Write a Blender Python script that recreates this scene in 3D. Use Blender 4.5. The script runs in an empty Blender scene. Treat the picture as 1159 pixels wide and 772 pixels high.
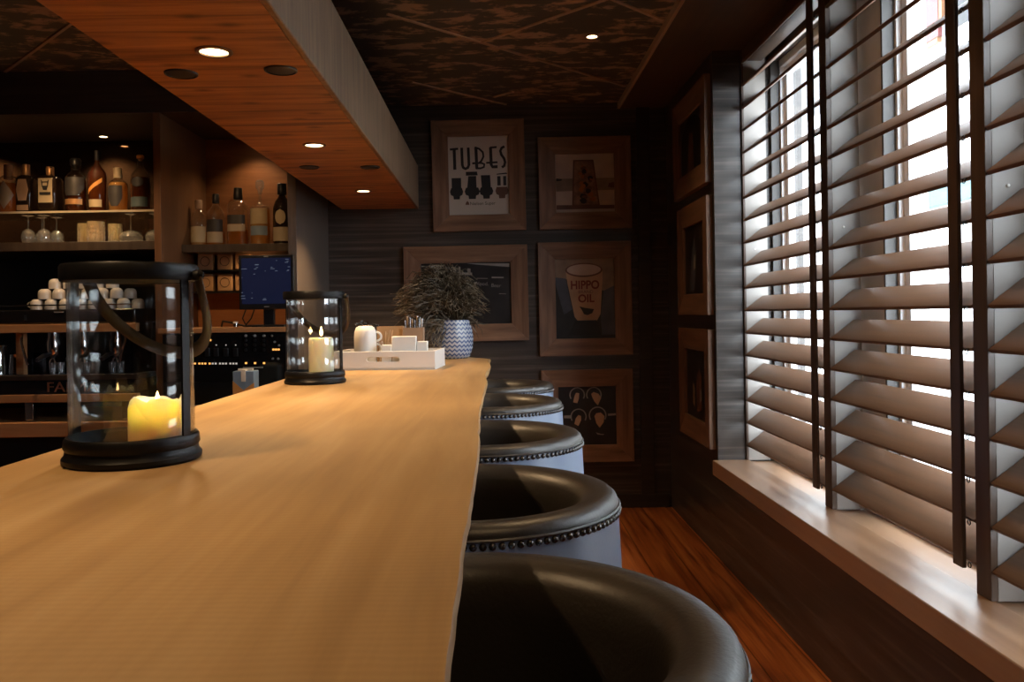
import bpy, bmesh, math, random
from mathutils import Vector, Matrix
random.seed(7)
PI = math.pi
sc = bpy.context.scene
C = sc.collection

# ------------------------------------------------------------------ camera
FPX = 950.0
ROLL = 0.015
EYE = 1.30
cam_d = bpy.data.cameras.new('camera')
cam_d.sensor_width = 36.0
cam_d.lens = 36.0 * FPX / 1159.0
cam_d.shift_x = 18.5 / 1159.0
cam_d.shift_y = -30.0 / 1159.0
cam_d.clip_start = 0.02
cam = bpy.data.objects.new('camera', cam_d)
C.objects.link(cam)
cam.location = (0, 0, EYE)
cam.rotation_euler = (Matrix.Rotation(PI / 2, 3, 'X') @ Matrix.Rotation(-ROLL, 3, 'Z')).to_euler()
sc.camera = cam

def pt(x, y, Y):
    """real point at depth Y (metres in front of the lens) seen at x, y of the photograph"""
    dx, dy = x - 561.0, 356.0 - y
    c, s = math.cos(ROLL), math.sin(ROLL)
    return Vector(((dx * c + dy * s) / FPX * Y, Y, EYE + (-dx * s + dy * c) / FPX * Y))

# ------------------------------------------------------------------ materials
def _new(name):
    m = bpy.data.materials.new(name)
    m.use_nodes = True
    nt = m.node_tree
    nt.nodes.clear()
    out = nt.nodes.new('ShaderNodeOutputMaterial')
    return m, nt, out

def _n(nt, t, **kw):
    n = nt.nodes.new(t)
    for k, v in kw.items():
        if k in n.inputs:
            n.inputs[k].default_value = v
        else:
            setattr(n, k, v)
    return n

def rgba(c):
    return (c[0], c[1], c[2], 1.0)

def pm(name, col, rough=0.5, metal=0.0, spec=0.5, var=0.12, vscale=9.0, emit=None, estr=0.0, coat=0.0, bump=0.0, bscale=60.0, trans=0.0, sss=0.0):
    m, nt, out = _new(name)
    b = _n(nt, 'ShaderNodeBsdfPrincipled')
    b.inputs['Roughness'].default_value = rough
    b.inputs['Metallic'].default_value = metal
    b.inputs['Specular IOR Level'].default_value = spec
    b.inputs['Coat Weight'].default_value = coat
    tc = _n(nt, 'ShaderNodeTexCoord')
    nz = _n(nt, 'ShaderNodeTexNoise')
    nz.inputs['Scale'].default_value = vscale
    nz.inputs['Detail'].default_value = 4
    nt.links.new(tc.outputs['Object'], nz.inputs['Vector'])
    r = _n(nt, 'ShaderNodeValToRGB')
    r.color_ramp.elements[0].position = 0.3
    r.color_ramp.elements[1].position = 0.7
    r.color_ramp.elements[0].color = rgba([max(0, c * (1 - var)) for c in col])
    r.color_ramp.elements[1].color = rgba([min(1, c * (1 + var)) for c in col])
    nt.links.new(nz.outputs['Fac'], r.inputs['Fac'])
    nt.links.new(r.outputs['Color'], b.inputs['Base Color'])
    if sss:
        b.inputs['Subsurface Weight'].default_value = sss
        b.inputs['Subsurface Radius'].default_value = (0.03, 0.015, 0.006)
    if emit is not None:
        b.inputs['Emission Color'].default_value = rgba(emit)
        b.inputs['Emission Strength'].default_value = estr
    if bump:
        n2 = _n(nt, 'ShaderNodeTexNoise')
        n2.inputs['Scale'].default_value = bscale
        n2.inputs['Detail'].default_value = 3
        nt.links.new(tc.outputs['Object'], n2.inputs['Vector'])
        bp = _n(nt, 'ShaderNodeBump')
        bp.inputs['Strength'].default_value = bump
        bp.inputs['Distance'].default_value = 0.004
        nt.links.new(n2.outputs['Fac'], bp.inputs['Height'])
        nt.links.new(bp.outputs['Normal'], b.inputs['Normal'])
    nt.links.new(b.outputs['BSDF'], out.inputs['Surface'])
    return m

def wood(name, cols, scale, rough=0.45, spec=0.5, bump=0.08, knots=None, plank=None, ripple=None, pos=(0.25, 0.5, 0.75), coat=0.0, detail=6.0, coat_rough=0.1):
    """grain = noise squeezed by `scale` (object axes); plank=(axis, width) darkens board joints; ripple=(axis, period, amount) saw marks"""
    m, nt, out = _new(name)
    b = _n(nt, 'ShaderNodeBsdfPrincipled')
    b.inputs['Specular IOR Level'].default_value = spec
    b.inputs['Coat Weight'].default_value = coat
    b.inputs['Coat Roughness'].default_value = coat_rough
    tc = _n(nt, 'ShaderNodeTexCoord')
    mp = _n(nt, 'ShaderNodeMapping')
    mp.inputs['Scale'].default_value = scale
    nt.links.new(tc.outputs['Object'], mp.inputs['Vector'])
    vec = mp.outputs['Vector']
    nz = _n(nt, 'ShaderNodeTexNoise')
    nz.inputs['Scale'].default_value = 1.0
    nz.inputs['Detail'].default_value = detail
    nz.inputs['Roughness'].default_value = 0.6
    nz.inputs['Distortion'].default_value = 0.35
    nt.links.new(vec, nz.inputs['Vector'])
    r = _n(nt, 'ShaderNodeValToRGB')
    e = r.color_ramp.elements
    e[0].position, e[1].position = pos[0], pos[2]
    e[0].color, e[1].color = rgba(cols[0]), rgba(cols[2])
    k = e.new(pos[1])
    k.color = rgba(cols[1])
    nt.links.new(nz.outputs['Fac'], r.inputs['Fac'])
    col = r.outputs['Color']
    def mul(col, fac_out, amt):
        mx = _n(nt, 'ShaderNodeMix')
        mx.data_type = 'RGBA'
        mx.blend_type = 'MULTIPLY'
        mx.inputs[0].default_value = amt
        nt.links.new(col, mx.inputs[6])
        nt.links.new(fac_out, mx.inputs[7])
        return mx.outputs[2]
    # broad tone drift
    n3 = _n(nt, 'ShaderNodeTexNoise')
    n3.inputs['Scale'].default_value = 1.6
    n3.inputs['Detail'].default_value = 2
    nt.links.new(tc.outputs['Object'], n3.inputs['Vector'])
    r3 = _n(nt, 'ShaderNodeValToRGB')
    r3.color_ramp.elements[0].color = (0.62, 0.6, 0.58, 1)
    r3.color_ramp.elements[0].position = 0.35
    r3.color_ramp.elements[1].position = 0.65
    nt.links.new(n3.outputs['Fac'], r3.inputs['Fac'])
    col = mul(col, r3.outputs['Color'], 0.6)
    if knots:
        v = _n(nt, 'ShaderNodeTexVoronoi')
        v.inputs['Scale'].default_value = 1.0
        v.voronoi_dimensions = '2D'
        m2 = _n(nt, 'ShaderNodeMapping')
        m2.inputs['Scale'].default_value = knots
        nt.links.new(tc.outputs['Object'], m2.inputs['Vector'])
        nt.links.new(m2.outputs['Vector'], v.inputs['Vector'])
        rk = _n(nt, 'ShaderNodeValToRGB')
        rk.color_ramp.elements[0].position = 0.02
        rk.color_ramp.elements[0].color = (0.25, 0.2, 0.16, 1)
        rk.color_ramp.elements[1].position = 0.13
        nt.links.new(v.outputs['Distance'], rk.inputs['Fac'])
        col = mul(col, rk.outputs['Color'], 0.8)
    if plank:
        sx = _n(nt, 'ShaderNodeSeparateXYZ')
        nt.links.new(tc.outputs['Object'], sx.inputs['Vector'])
        d = _n(nt, 'ShaderNodeMath', operation='DIVIDE')
        nt.links.new(sx.outputs[plank[0]], d.inputs[0])
        d.inputs[1].default_value = plank[1]
        f = _n(nt, 'ShaderNodeMath', operation='FRACT')
        nt.links.new(d.outputs[0], f.inputs[0])
        fl = _n(nt, 'ShaderNodeMath', operation='FLOOR')
        nt.links.new(d.outputs[0], fl.inputs[0])
        wn = _n(nt, 'ShaderNodeTexWhiteNoise')
        wn.noise_dimensions = '1D'
        nt.links.new(fl.outputs[0], wn.inputs['W'])
        rw = _n(nt, 'ShaderNodeValToRGB')
        rw.color_ramp.elements[0].color = (0.7, 0.68, 0.66, 1)
        nt.links.new(wn.outputs['Value'], rw.inputs['Fac'])
        col = mul(col, rw.outputs['Color'], 0.8)
        rj = _n(nt, 'ShaderNodeValToRGB')
        rj.color_ramp.elements[0].position = 0.012
        rj.color_ramp.elements[0].color = (0.12, 0.1, 0.09, 1)
        rj.color_ramp.elements[1].position = 0.035
        nt.links.new(f.outputs[0], rj.inputs['Fac'])
        col = mul(col, rj.outputs['Color'], 1.0)
    hgt = nz.outputs['Fac']
    if ripple:
        wv = _n(nt, 'ShaderNodeTexWave')
        wv.wave_type = 'BANDS'
        wv.bands_direction = ripple[0]
        wv.inputs['Scale'].default_value = 0.314 / ripple[1]
        wv.inputs['Distortion'].default_value = 3.0
        wv.inputs['Detail'].default_value = 2
        wv.inputs['Detail Scale'].default_value = 0.6
        nt.links.new(tc.outputs['Object'], wv.inputs['Vector'])
        rr = _n(nt, 'ShaderNodeValToRGB')
        rr.color_ramp.elements[0].color = (1 - ripple[2], 1 - ripple[2] * 1.1, 1 - ripple[2] * 1.3, 1)
        nt.links.new(wv.outputs['Fac'], rr.inputs['Fac'])
        col = mul(col, rr.outputs['Color'], 1.0)
    nt.links.new(col, b.inputs['Base Color'])
    rg = _n(nt, 'ShaderNodeMapRange')
    rg.inputs['To Min'].default_value = max(0.02, rough - 0.08)
    rg.inputs['To Max'].default_value = min(1, rough + 0.1)
    nt.links.new(nz.outputs['Fac'], rg.inputs['Value'])
    nt.links.new(rg.outputs['Result'], b.inputs['Roughness'])
    if bump:
        bp = _n(nt, 'ShaderNodeBump')
        bp.inputs['Strength'].default_value = bump
        bp.inputs['Distance'].default_value = 0.003
        nt.links.new(hgt, bp.inputs['Height'])
        nt.links.new(bp.outputs['Normal'], b.inputs['Normal'])
    nt.links.new(b.outputs['BSDF'], out.inputs['Surface'])
    return m

def glass(name, tint=(1, 1, 1), base=0.04, power=4.0, rough=0.02, gloss=(1, 1, 1), cloud=0.0, cut=False):
    """thin clear glass: transparent + reflection that grows towards grazing angles (+ optional cut-glass sparkle)"""
    m, nt, out = _new(name)
    tr = _n(nt, 'ShaderNodeBsdfTransparent')
    tr.inputs['Color'].default_value = rgba(tint)
    gl = _n(nt, 'ShaderNodeBsdfGlossy')
    gl.inputs['Color'].default_value = rgba(gloss)
    gl.inputs['Roughness'].default_value = rough
    if cut:
        tc = _n(nt, 'ShaderNodeTexCoord')
        vo = _n(nt, 'ShaderNodeTexVoronoi')
        vo.inputs['Scale'].default_value = 75
        nt.links.new(tc.outputs['Object'], vo.inputs['Vector'])
        bp = _n(nt, 'ShaderNodeBump')
        bp.inputs['Strength'].default_value = 1.0
        bp.inputs['Distance'].default_value = 0.02
        nt.links.new(vo.outputs['Distance'], bp.inputs['Height'])
        nt.links.new(bp.outputs['Normal'], gl.inputs['Normal'])
    lw = _n(nt, 'ShaderNodeLayerWeight')
    lw.inputs['Blend'].default_value = 0.5
    pw = _n(nt, 'ShaderNodeMath', operation='POWER')
    nt.links.new(lw.outputs['Facing'], pw.inputs[0])
    pw.inputs[1].default_value = power
    ma = _n(nt, 'ShaderNodeMath', operation='MULTIPLY_ADD')
    nt.links.new(pw.outputs[0], ma.inputs[0])
    ma.inputs[1].default_value = 0.85
    ma.inputs[2].default_value = base
    ma.use_clamp = True
    mx = _n(nt, 'ShaderNodeMixShader')
    nt.links.new(ma.outputs[0], mx.inputs[0])
    nt.links.new(tr.outputs[0], mx.inputs[1])
    nt.links.new(gl.outputs[0], mx.inputs[2])
    last = mx
    if cloud:
        df = _n(nt, 'ShaderNodeBsdfTranslucent')
        df.inputs['Color'].default_value = rgba(tint)
        d2 = _n(nt, 'ShaderNodeBsdfDiffuse')
        d2.inputs['Color'].default_value = rgba(tint)
        a = _n(nt, 'ShaderNodeMixShader')
        a.inputs[0].default_value = 0.5
        nt.links.new(df.outputs[0], a.inputs[1])
        nt.links.new(d2.outputs[0], a.inputs[2])
        b = _n(nt, 'ShaderNodeMixShader')
        b.inputs[0].default_value = cloud
        nt.links.new(mx.outputs[0], b.inputs[1])
        nt.links.new(a.outputs[0], b.inputs[2])
        last = b
    nt.links.new(last.outputs[0], out.inputs['Surface'])
    return m

def emis(name, col, strength):
    m, nt, out = _new(name)
    e = _n(nt, 'ShaderNodeEmission')
    e.inputs['Color'].default_value = rgba(col)
    e.inputs['Strength'].default_value = strength
    nt.links.new(e.outputs[0], out.inputs['Surface'])
    return m

def ceiling_mat():
    m, nt, out = _new('ceiling_tiles_mottled')
    b = _n(nt, 'ShaderNodeBsdfPrincipled')
    b.inputs['Roughness'].default_value = 0.55
    tc = _n(nt, 'ShaderNodeTexCoord')
    mp = _n(nt, 'ShaderNodeMapping')
    mp.inputs['Scale'].default_value = (6.5, 13.0, 1.0)
    nt.links.new(tc.outputs['Object'], mp.inputs['Vector'])
    nz = _n(nt, 'ShaderNodeTexNoise')
    nz.inputs['Scale'].default_value = 1.0
    nz.inputs['Detail'].default_value = 5
    nz.inputs['Roughness'].default_value = 0.65
    nz.inputs['Distortion'].default_value = 0.3
    nt.links.new(mp.outputs['Vector'], nz.inputs['Vector'])
    r = _n(nt, 'ShaderNodeValToRGB')
    r.color_ramp.elements[0].position = 0.51
    r.color_ramp.elements[0].color = (0.072, 0.062, 0.055, 1)
    r.color_ramp.elements[1].position = 0.59
    r.color_ramp.elements[1].color = (0.42, 0.28, 0.19, 1)
    nt.links.new(nz.outputs['Fac'], r.inputs['Fac'])
    nt.links.new(r.outputs['Color'], b.inputs['Base Color'])
    nt.links.new(b.outputs['BSDF'], out.inputs['Surface'])
    return m

def chevron_mat():
    m, nt, out = _new('pot_chevron_glaze')
    b = _n(nt, 'ShaderNodeBsdfPrincipled')
    b.inputs['Roughness'].default_value = 0.25
    tc = _n(nt, 'ShaderNodeTexCoord')
    sx = _n(nt, 'ShaderNodeSeparateXYZ')
    nt.links.new(tc.outputs['Object'], sx.inputs['Vector'])
    at = _n(nt, 'ShaderNodeMath', operation='ARCTAN2')
    nt.links.new(sx.outputs[1], at.inputs[0])
    nt.links.new(sx.outputs[0], at.inputs[1])
    k = _n(nt, 'ShaderNodeMath', operation='MULTIPLY')
    nt.links.new(at.outputs[0], k.inputs[0])
    k.inputs[1].default_value = 28 / (2 * PI)
    pp = _n(nt, 'ShaderNodeMath', operation='PINGPONG')
    nt.links.new(k.outputs[0], pp.inputs[0])
    pp.inputs[1].default_value = 0.5
    kz = _n(nt, 'ShaderNodeMath', operation='MULTIPLY')
    nt.links.new(sx.outputs[2], kz.inputs[0])
    kz.inputs[1].default_value = 46.0
    ad = _n(nt, 'ShaderNodeMath', operation='ADD')
    nt.links.new(kz.outputs[0], ad.inputs[0])
    nt.links.new(pp.outputs[0], ad.inputs[1])
    fr = _n(nt, 'ShaderNodeMath', operation='FRACT')
    nt.links.new(ad.outputs[0], fr.inputs[0])
    r = _n(nt, 'ShaderNodeValToRGB')
    r.color_ramp.interpolation = 'CONSTANT'
    r.color_ramp.elements[0].color = (0.06, 0.09, 0.2, 1)
    r.color_ramp.elements[1].position = 0.42
    r.color_ramp.elements[1].color = (0.38, 0.40, 0.44, 1)
    nt.links.new(fr.outputs[0], r.inputs['Fac'])
    nt.links.new(r.outputs['Color'], b.inputs['Base Color'])
    nt.links.new(b.outputs['BSDF'], out.inputs['Surface'])
    return m

M = {}
M['bar_top'] = wood('bar_slab_oak', ((0.38, 0.22, 0.085), (0.50, 0.31, 0.13), (0.60, 0.40, 0.19)), (16, 1.1, 16), rough=0.52, ripple=('Y', 0.011, 0.055), bump=0.05, spec=0.4)
M['bar_edge'] = wood('bar_edge_bark', ((0.30, 0.16, 0.06), (0.45, 0.26, 0.10), (0.55, 0.34, 0.15)), (20, 6, 20), rough=0.5)
M['soffit'] = wood('canopy_pine', ((0.20, 0.072, 0.020), (0.43, 0.175, 0.052), (0.60, 0.27, 0.095)), (1.6, 24, 6), rough=0.5, knots=(3.0, 5.5, 1.0), pos=(0.36, 0.5, 0.66))
M['soffit_side'] = wood('canopy_side_oak', ((0.15, 0.088, 0.048), (0.27, 0.17, 0.10), (0.36, 0.24, 0.15)), (30, 30, 2.2), rough=0.55)
M['paper'] = wood('wallpaper_woodgrain', ((0.028, 0.021, 0.017), (0.055, 0.043, 0.035), (0.16, 0.13, 0.107)), (0.9, 0.9, 42), rough=0.33, spec=0.6, bump=0.04, pos=(0.3, 0.52, 0.78))
M['dark_wood'] = wood('dark_stained_wood', ((0.022, 0.015, 0.011), (0.035, 0.024, 0.018), (0.055, 0.04, 0.03)), (2, 2, 40), rough=0.5)
M['beam'] = wood('ceiling_border_wood', ((0.07, 0.042, 0.028), (0.10, 0.06, 0.04), (0.13, 0.082, 0.055)), (30, 1.5, 30), rough=0.5)
M['strip'] = wood('trim_strip_wood', ((0.4, 0.26, 0.17), (0.5, 0.34, 0.23), (0.6, 0.42, 0.3)), (30, 1.5, 30), rough=0.5)
M['floor'] = wood('floor_boards', ((0.21, 0.05, 0.012), (0.48, 0.125, 0.028), (0.66, 0.23, 0.06)), (34, 1.3, 1), rough=0.3, plank=(0, 0.19), coat=0.2, pos=(0.33, 0.5, 0.67), bump=0.05)
M['sill'] = wood('sill_beech', ((0.36, 0.19, 0.095), (0.46, 0.26, 0.14), (0.54, 0.33, 0.19)), (22, 1.2, 22), rough=0.38, bump=0.0, spec=1.0, coat=0.8, coat_rough=0.3)
M['slat'] = wood('shutter_wood', ((0.125, 0.062, 0.030), (0.20, 0.102, 0.051), (0.26, 0.142, 0.076)), (28, 1.0, 28), rough=0.42, bump=0.0, spec=0.6)
M['post'] = wood('shutter_post_wood', ((0.06, 0.033, 0.02), (0.095, 0.055, 0.034), (0.13, 0.08, 0.05)), (28, 28, 1.0), rough=0.4, bump=0.03)
M['liner'] = pm('white_liner_board', (0.33, 0.30, 0.27), 0.5, var=0.04, vscale=3)
M['plaster'] = pm('grey_plaster', (0.6, 0.59, 0.57), 0.7, var=0.06)
M['upvc'] = pm('white_window_frame', (0.86, 0.87, 0.88), 0.3, var=0.02)
M['darkframe'] = pm('dark_rebate', (0.06, 0.055, 0.05), 0.5)
M['pane'] = glass('window_glass', (0.97, 0.99, 1.0), 0.03, 5)
M['frame_h'] = wood('frame_wood_level', ((0.12, 0.058, 0.030), (0.22, 0.112, 0.058), (0.33, 0.18, 0.10)), (2.2, 30, 30), rough=0.5, bump=0.08)
M['frame_v'] = wood('frame_wood_upright', ((0.11, 0.052, 0.027), (0.20, 0.10, 0.052), (0.30, 0.162, 0.09)), (30, 30, 2.2), rough=0.5, bump=0.08)
M['leather_in'] = pm('dark_brown_leather', (0.030, 0.023, 0.018), 0.42, spec=0.75, var=0.25, vscale=5, bump=0.12, bscale=160)
M['leather_out'] = pm('pale_grey_leather', (0.22, 0.275, 0.385), 0.30, spec=0.9, var=0.06, vscale=6, bump=0.08, bscale=160)
M['nail'] = pm('dark_nail_head', (0.10, 0.09, 0.085), 0.25, metal=0.9)
M['steel_black'] = pm('black_lantern_metal', (0.005, 0.005, 0.006), 0.42, spec=0.2, var=0.2, bump=0.1, bscale=50)
M['lglass'] = glass('lantern_glass', (0.97, 0.98, 0.98), 0.06, 3.0)
M['strap'] = pm('brown_leather_strap', (0.030, 0.018, 0.011), 0.5, var=0.2)
M['chrome'] = pm('chrome', (0.75, 0.75, 0.75), 0.12, metal=1.0, var=0.03)
M['wax'] = None
M['flame'] = emis('candle_flame', (1.0, 0.62, 0.22), 22)
M['white'] = pm('white_lacquer', (0.88, 0.86, 0.82), 0.3, var=0.02)
M['porc'] = pm('white_porcelain', (0.5, 0.49, 0.48), 0.18, var=0.02)
M['kraft'] = pm('kraft_card', (0.42, 0.25, 0.12), 0.6)
M['brownbox'] = pm('brown_card', (0.30, 0.19, 0.12), 0.6)
M['blackp'] = pm('black_plastic', (0.012, 0.012, 0.013), 0.35, var=0.1)
M['blackgloss'] = pm('black_gloss_panel', (0.010, 0.009, 0.009), 0.12, spec=0.6, var=0.1)
M['mirror'] = pm('smoked_mirror', (0.14, 0.078, 0.045), 0.07, metal=0.85, var=0.05)
M['cab'] = wood('cabinet_veneer', ((0.035, 0.024, 0.018), (0.055, 0.04, 0.03), (0.08, 0.06, 0.046)), (30, 30, 1.5), rough=0.4)
M['cab_face'] = wood('cabinet_panel_grey', ((0.085, 0.065, 0.055), (0.12, 0.095, 0.08), (0.16, 0.125, 0.105)), (30, 30, 1.2), rough=0.4)
M['nicheback'] = wood('niche_back_wood', ((0.15, 0.055, 0.018), (0.21, 0.08, 0.028), (0.27, 0.115, 0.042)), (2.5, 20, 30), rough=0.5)
M['nichelow'] = wood('niche_low_back_wood', ((0.30, 0.11, 0.035), (0.38, 0.15, 0.05), (0.45, 0.19, 0.07)), (2.5, 20, 30), rough=0.5)
M['nichewall'] = wood('niche_side_wood', ((0.11, 0.052, 0.024), (0.15, 0.075, 0.036), (0.20, 0.10, 0.048)), (30, 30, 1.2), rough=0.4)
M['ledge'] = wood('ledge_wood', ((0.38, 0.17, 0.065), (0.5, 0.25, 0.10), (0.58, 0.32, 0.14)), (1.5, 25, 25), rough=0.4)
M['shelfglass'] = glass('shelf_glass', (0.8, 0.86, 0.82), 0.08, 3.0)
M['glassedge'] = glass('polished_glass_edge', (0.95, 0.85, 0.68), 0.2, 1.5, rough=0.15, cloud=0.6)
M['clear'] = glass('clear_bottle_glass', (0.94, 0.95, 0.93), 0.09, 2.2, rough=0.06)
M['cut'] = glass('cut_tumbler_glass_lamplit', (1.0, 0.84, 0.56), 0.30, 1.2, rough=0.08, cloud=0.28, cut=True)  # amber tint and cloud paint a lamp-lit golden glow into clear crystal
M['stemglass'] = glass('stem_glass', (0.95, 0.95, 0.95), 0.14, 1.6, rough=0.06, cloud=0.08)
M['dkglass'] = pm('dark_bottle_glass', (0.018, 0.010, 0.006), 0.08, spec=0.8, var=0.1)
M['amber'] = glass('amber_spirit', (0.72, 0.31, 0.06), 0.04, 3.0, cloud=0.42)
M['gold'] = glass('golden_spirit', (0.92, 0.55, 0.18), 0.02, 3.0, cloud=0.42)
M['redamber'] = glass('red_amber_spirit', (0.20, 0.055, 0.013), 0.06, 2.5, cloud=0.45)
M['copper'] = pm('copper_cap', (0.55, 0.30, 0.13), 0.35, metal=0.6)
M['cream'] = pm('cream_label', (0.40, 0.32, 0.20), 0.6, var=0.05)
M['palelabel'] = pm('pale_label', (0.33, 0.27, 0.19), 0.6, var=0.05)
M['coaster'] = pm('tan_board', (0.42, 0.25, 0.13), 0.6, var=0.05)
M['darklabel'] = pm('dark_label', (0.028, 0.026, 0.026), 0.5)
M['teallabel'] = pm('dark_teal_label', (0.05, 0.075, 0.085), 0.5)
M['bluelabel'] = pm('blue_label', (0.18, 0.25, 0.34), 0.5)
M['orangelabel'] = pm('orange_label', (0.65, 0.30, 0.07), 0.5)
M['ink'] = pm('black_ink', (0.012, 0.011, 0.011), 0.5, var=0.0)
M['paperwhite'] = pm('poster_white', (0.50, 0.43, 0.36), 0.45, var=0.02)
M['paperpink'] = pm('print_pink_beige', (0.46, 0.34, 0.26), 0.4, var=0.18, vscale=6)
M['inkbrown'] = pm('ink_brown', (0.12, 0.05, 0.028), 0.5, var=0.3)
M['letter'] = pm('red_brown_lettering', (0.24, 0.09, 0.045), 0.4)
M['inkorange'] = pm('ink_orange', (0.34, 0.10, 0.02), 0.5, var=0.3)
M['inkred'] = pm('ink_red', (0.15, 0.018, 0.010), 0.5)
M['cupcard'] = pm('print_cup_tan', (0.40, 0.245, 0.14), 0.5, var=0.2)
M['cuplid'] = pm('print_cup_lid', (0.46, 0.34, 0.27), 0.5)
M['glassprint'] = pm('print_glass_red_brown', (0.22, 0.11, 0.065), 0.5, var=0.4, vscale=30)
M['printblue'] = pm('print_blue_grey', (0.06, 0.065, 0.085), 0.5, var=0.3)
M['printdark'] = pm('print_dark', (0.020, 0.018, 0.018), 0.3, var=0.5, vscale=5)
M['printgrey'] = pm('print_grey', (0.25, 0.23, 0.21), 0.5, var=0.2)
M['printtan'] = pm('print_tan_wall', (0.22, 0.15, 0.10), 0.5, var=0.3)
M['foliage'] = pm('grey_green_stems', (0.085, 0.062, 0.036), 0.55, var=0.65, vscale=30)
M['chevron'] = chevron_mat()
M['screen'] = pm('screen_navy', (0.01, 0.012, 0.03), 0.2, emit=(0.10, 0.14, 0.42), estr=0.045)
M['screentext'] = emis('screen_text', (0.35, 0.42, 0.6), 0.25)
M['amberled'] = emis('amber_indicator', (1.0, 0.42, 0.10), 1.6)
M['whiteled'] = emis('white_indicator', (0.9, 0.8, 0.7), 0.6)
M['greyplate'] = pm('grey_plate', (0.3, 0.28, 0.26), 0.4)
M['carton_blue'] = pm('carton_blue', (0.16, 0.24, 0.36), 0.5)
M['carton_white'] = pm('carton_white', (0.7, 0.66, 0.6), 0.5)
M['carton_orange'] = pm('carton_orange', (0.5, 0.24, 0.08), 0.5)
M['lens'] = emis('lamp_lens', (1.0, 0.72, 0.40), 14)
M['grille'] = pm('speaker_grille', (0.018, 0.014, 0.012), 0.5, bump=0.2, bscale=300)
M['bezel'] = pm('lamp_bezel', (0.22, 0.15, 0.10), 0.3, metal=0.6)
M['ceil'] = ceiling_mat()
M['darkwall'] = pm('dark_paint', (0.05, 0.04, 0.034), 0.6)
M['paving'] = pm('paving', (0.42, 0.42, 0.42), 0.8)
M['render'] = pm('white_render', (0.82, 0.82, 0.80), 0.7, var=0.03)
M['facgrey'] = pm('grey_cladding', (0.055, 0.058, 0.06), 0.6)
M['turq'] = pm('turquoise_fascia', (0.022, 0.062, 0.066), 0.6)
M['red'] = pm('red_banner', (0.075, 0.012, 0.010), 0.6)
M['orange'] = pm('orange_banner_edge', (0.11, 0.045, 0.014), 0.6)

def wax_mat(name, col):
    m, nt, out = _new(name)
    p = _n(nt, 'ShaderNodeBsdfPrincipled')
    tc = _n(nt, 'ShaderNodeTexCoord')
    nz = _n(nt, 'ShaderNodeTexNoise')
    nz.inputs['Scale'].default_value = 30
    nt.links.new(tc.outputs['Object'], nz.inputs['Vector'])
    r = _n(nt, 'ShaderNodeValToRGB')
    r.color_ramp.elements[0].color = rgba([c * 0.95 for c in col])
    r.color_ramp.elements[1].color = rgba(col)
    nt.links.new(nz.outputs['Fac'], r.inputs['Fac'])
    nt.links.new(r.outputs['Color'], p.inputs['Base Color'])
    p.inputs['Roughness'].default_value = 0.4
    p.inputs['Subsurface Weight'].default_value = 1.0
    p.inputs['Subsurface Radius'].default_value = (1.0, 0.85, 0.5)
    p.inputs['Subsurface Scale'].default_value = 0.022
    nt.links.new(p.outputs['BSDF'], out.inputs['Surface'])
    return m
M['wax'] = wax_mat('candle_wax', (0.90, 0.82, 0.62))

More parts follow.
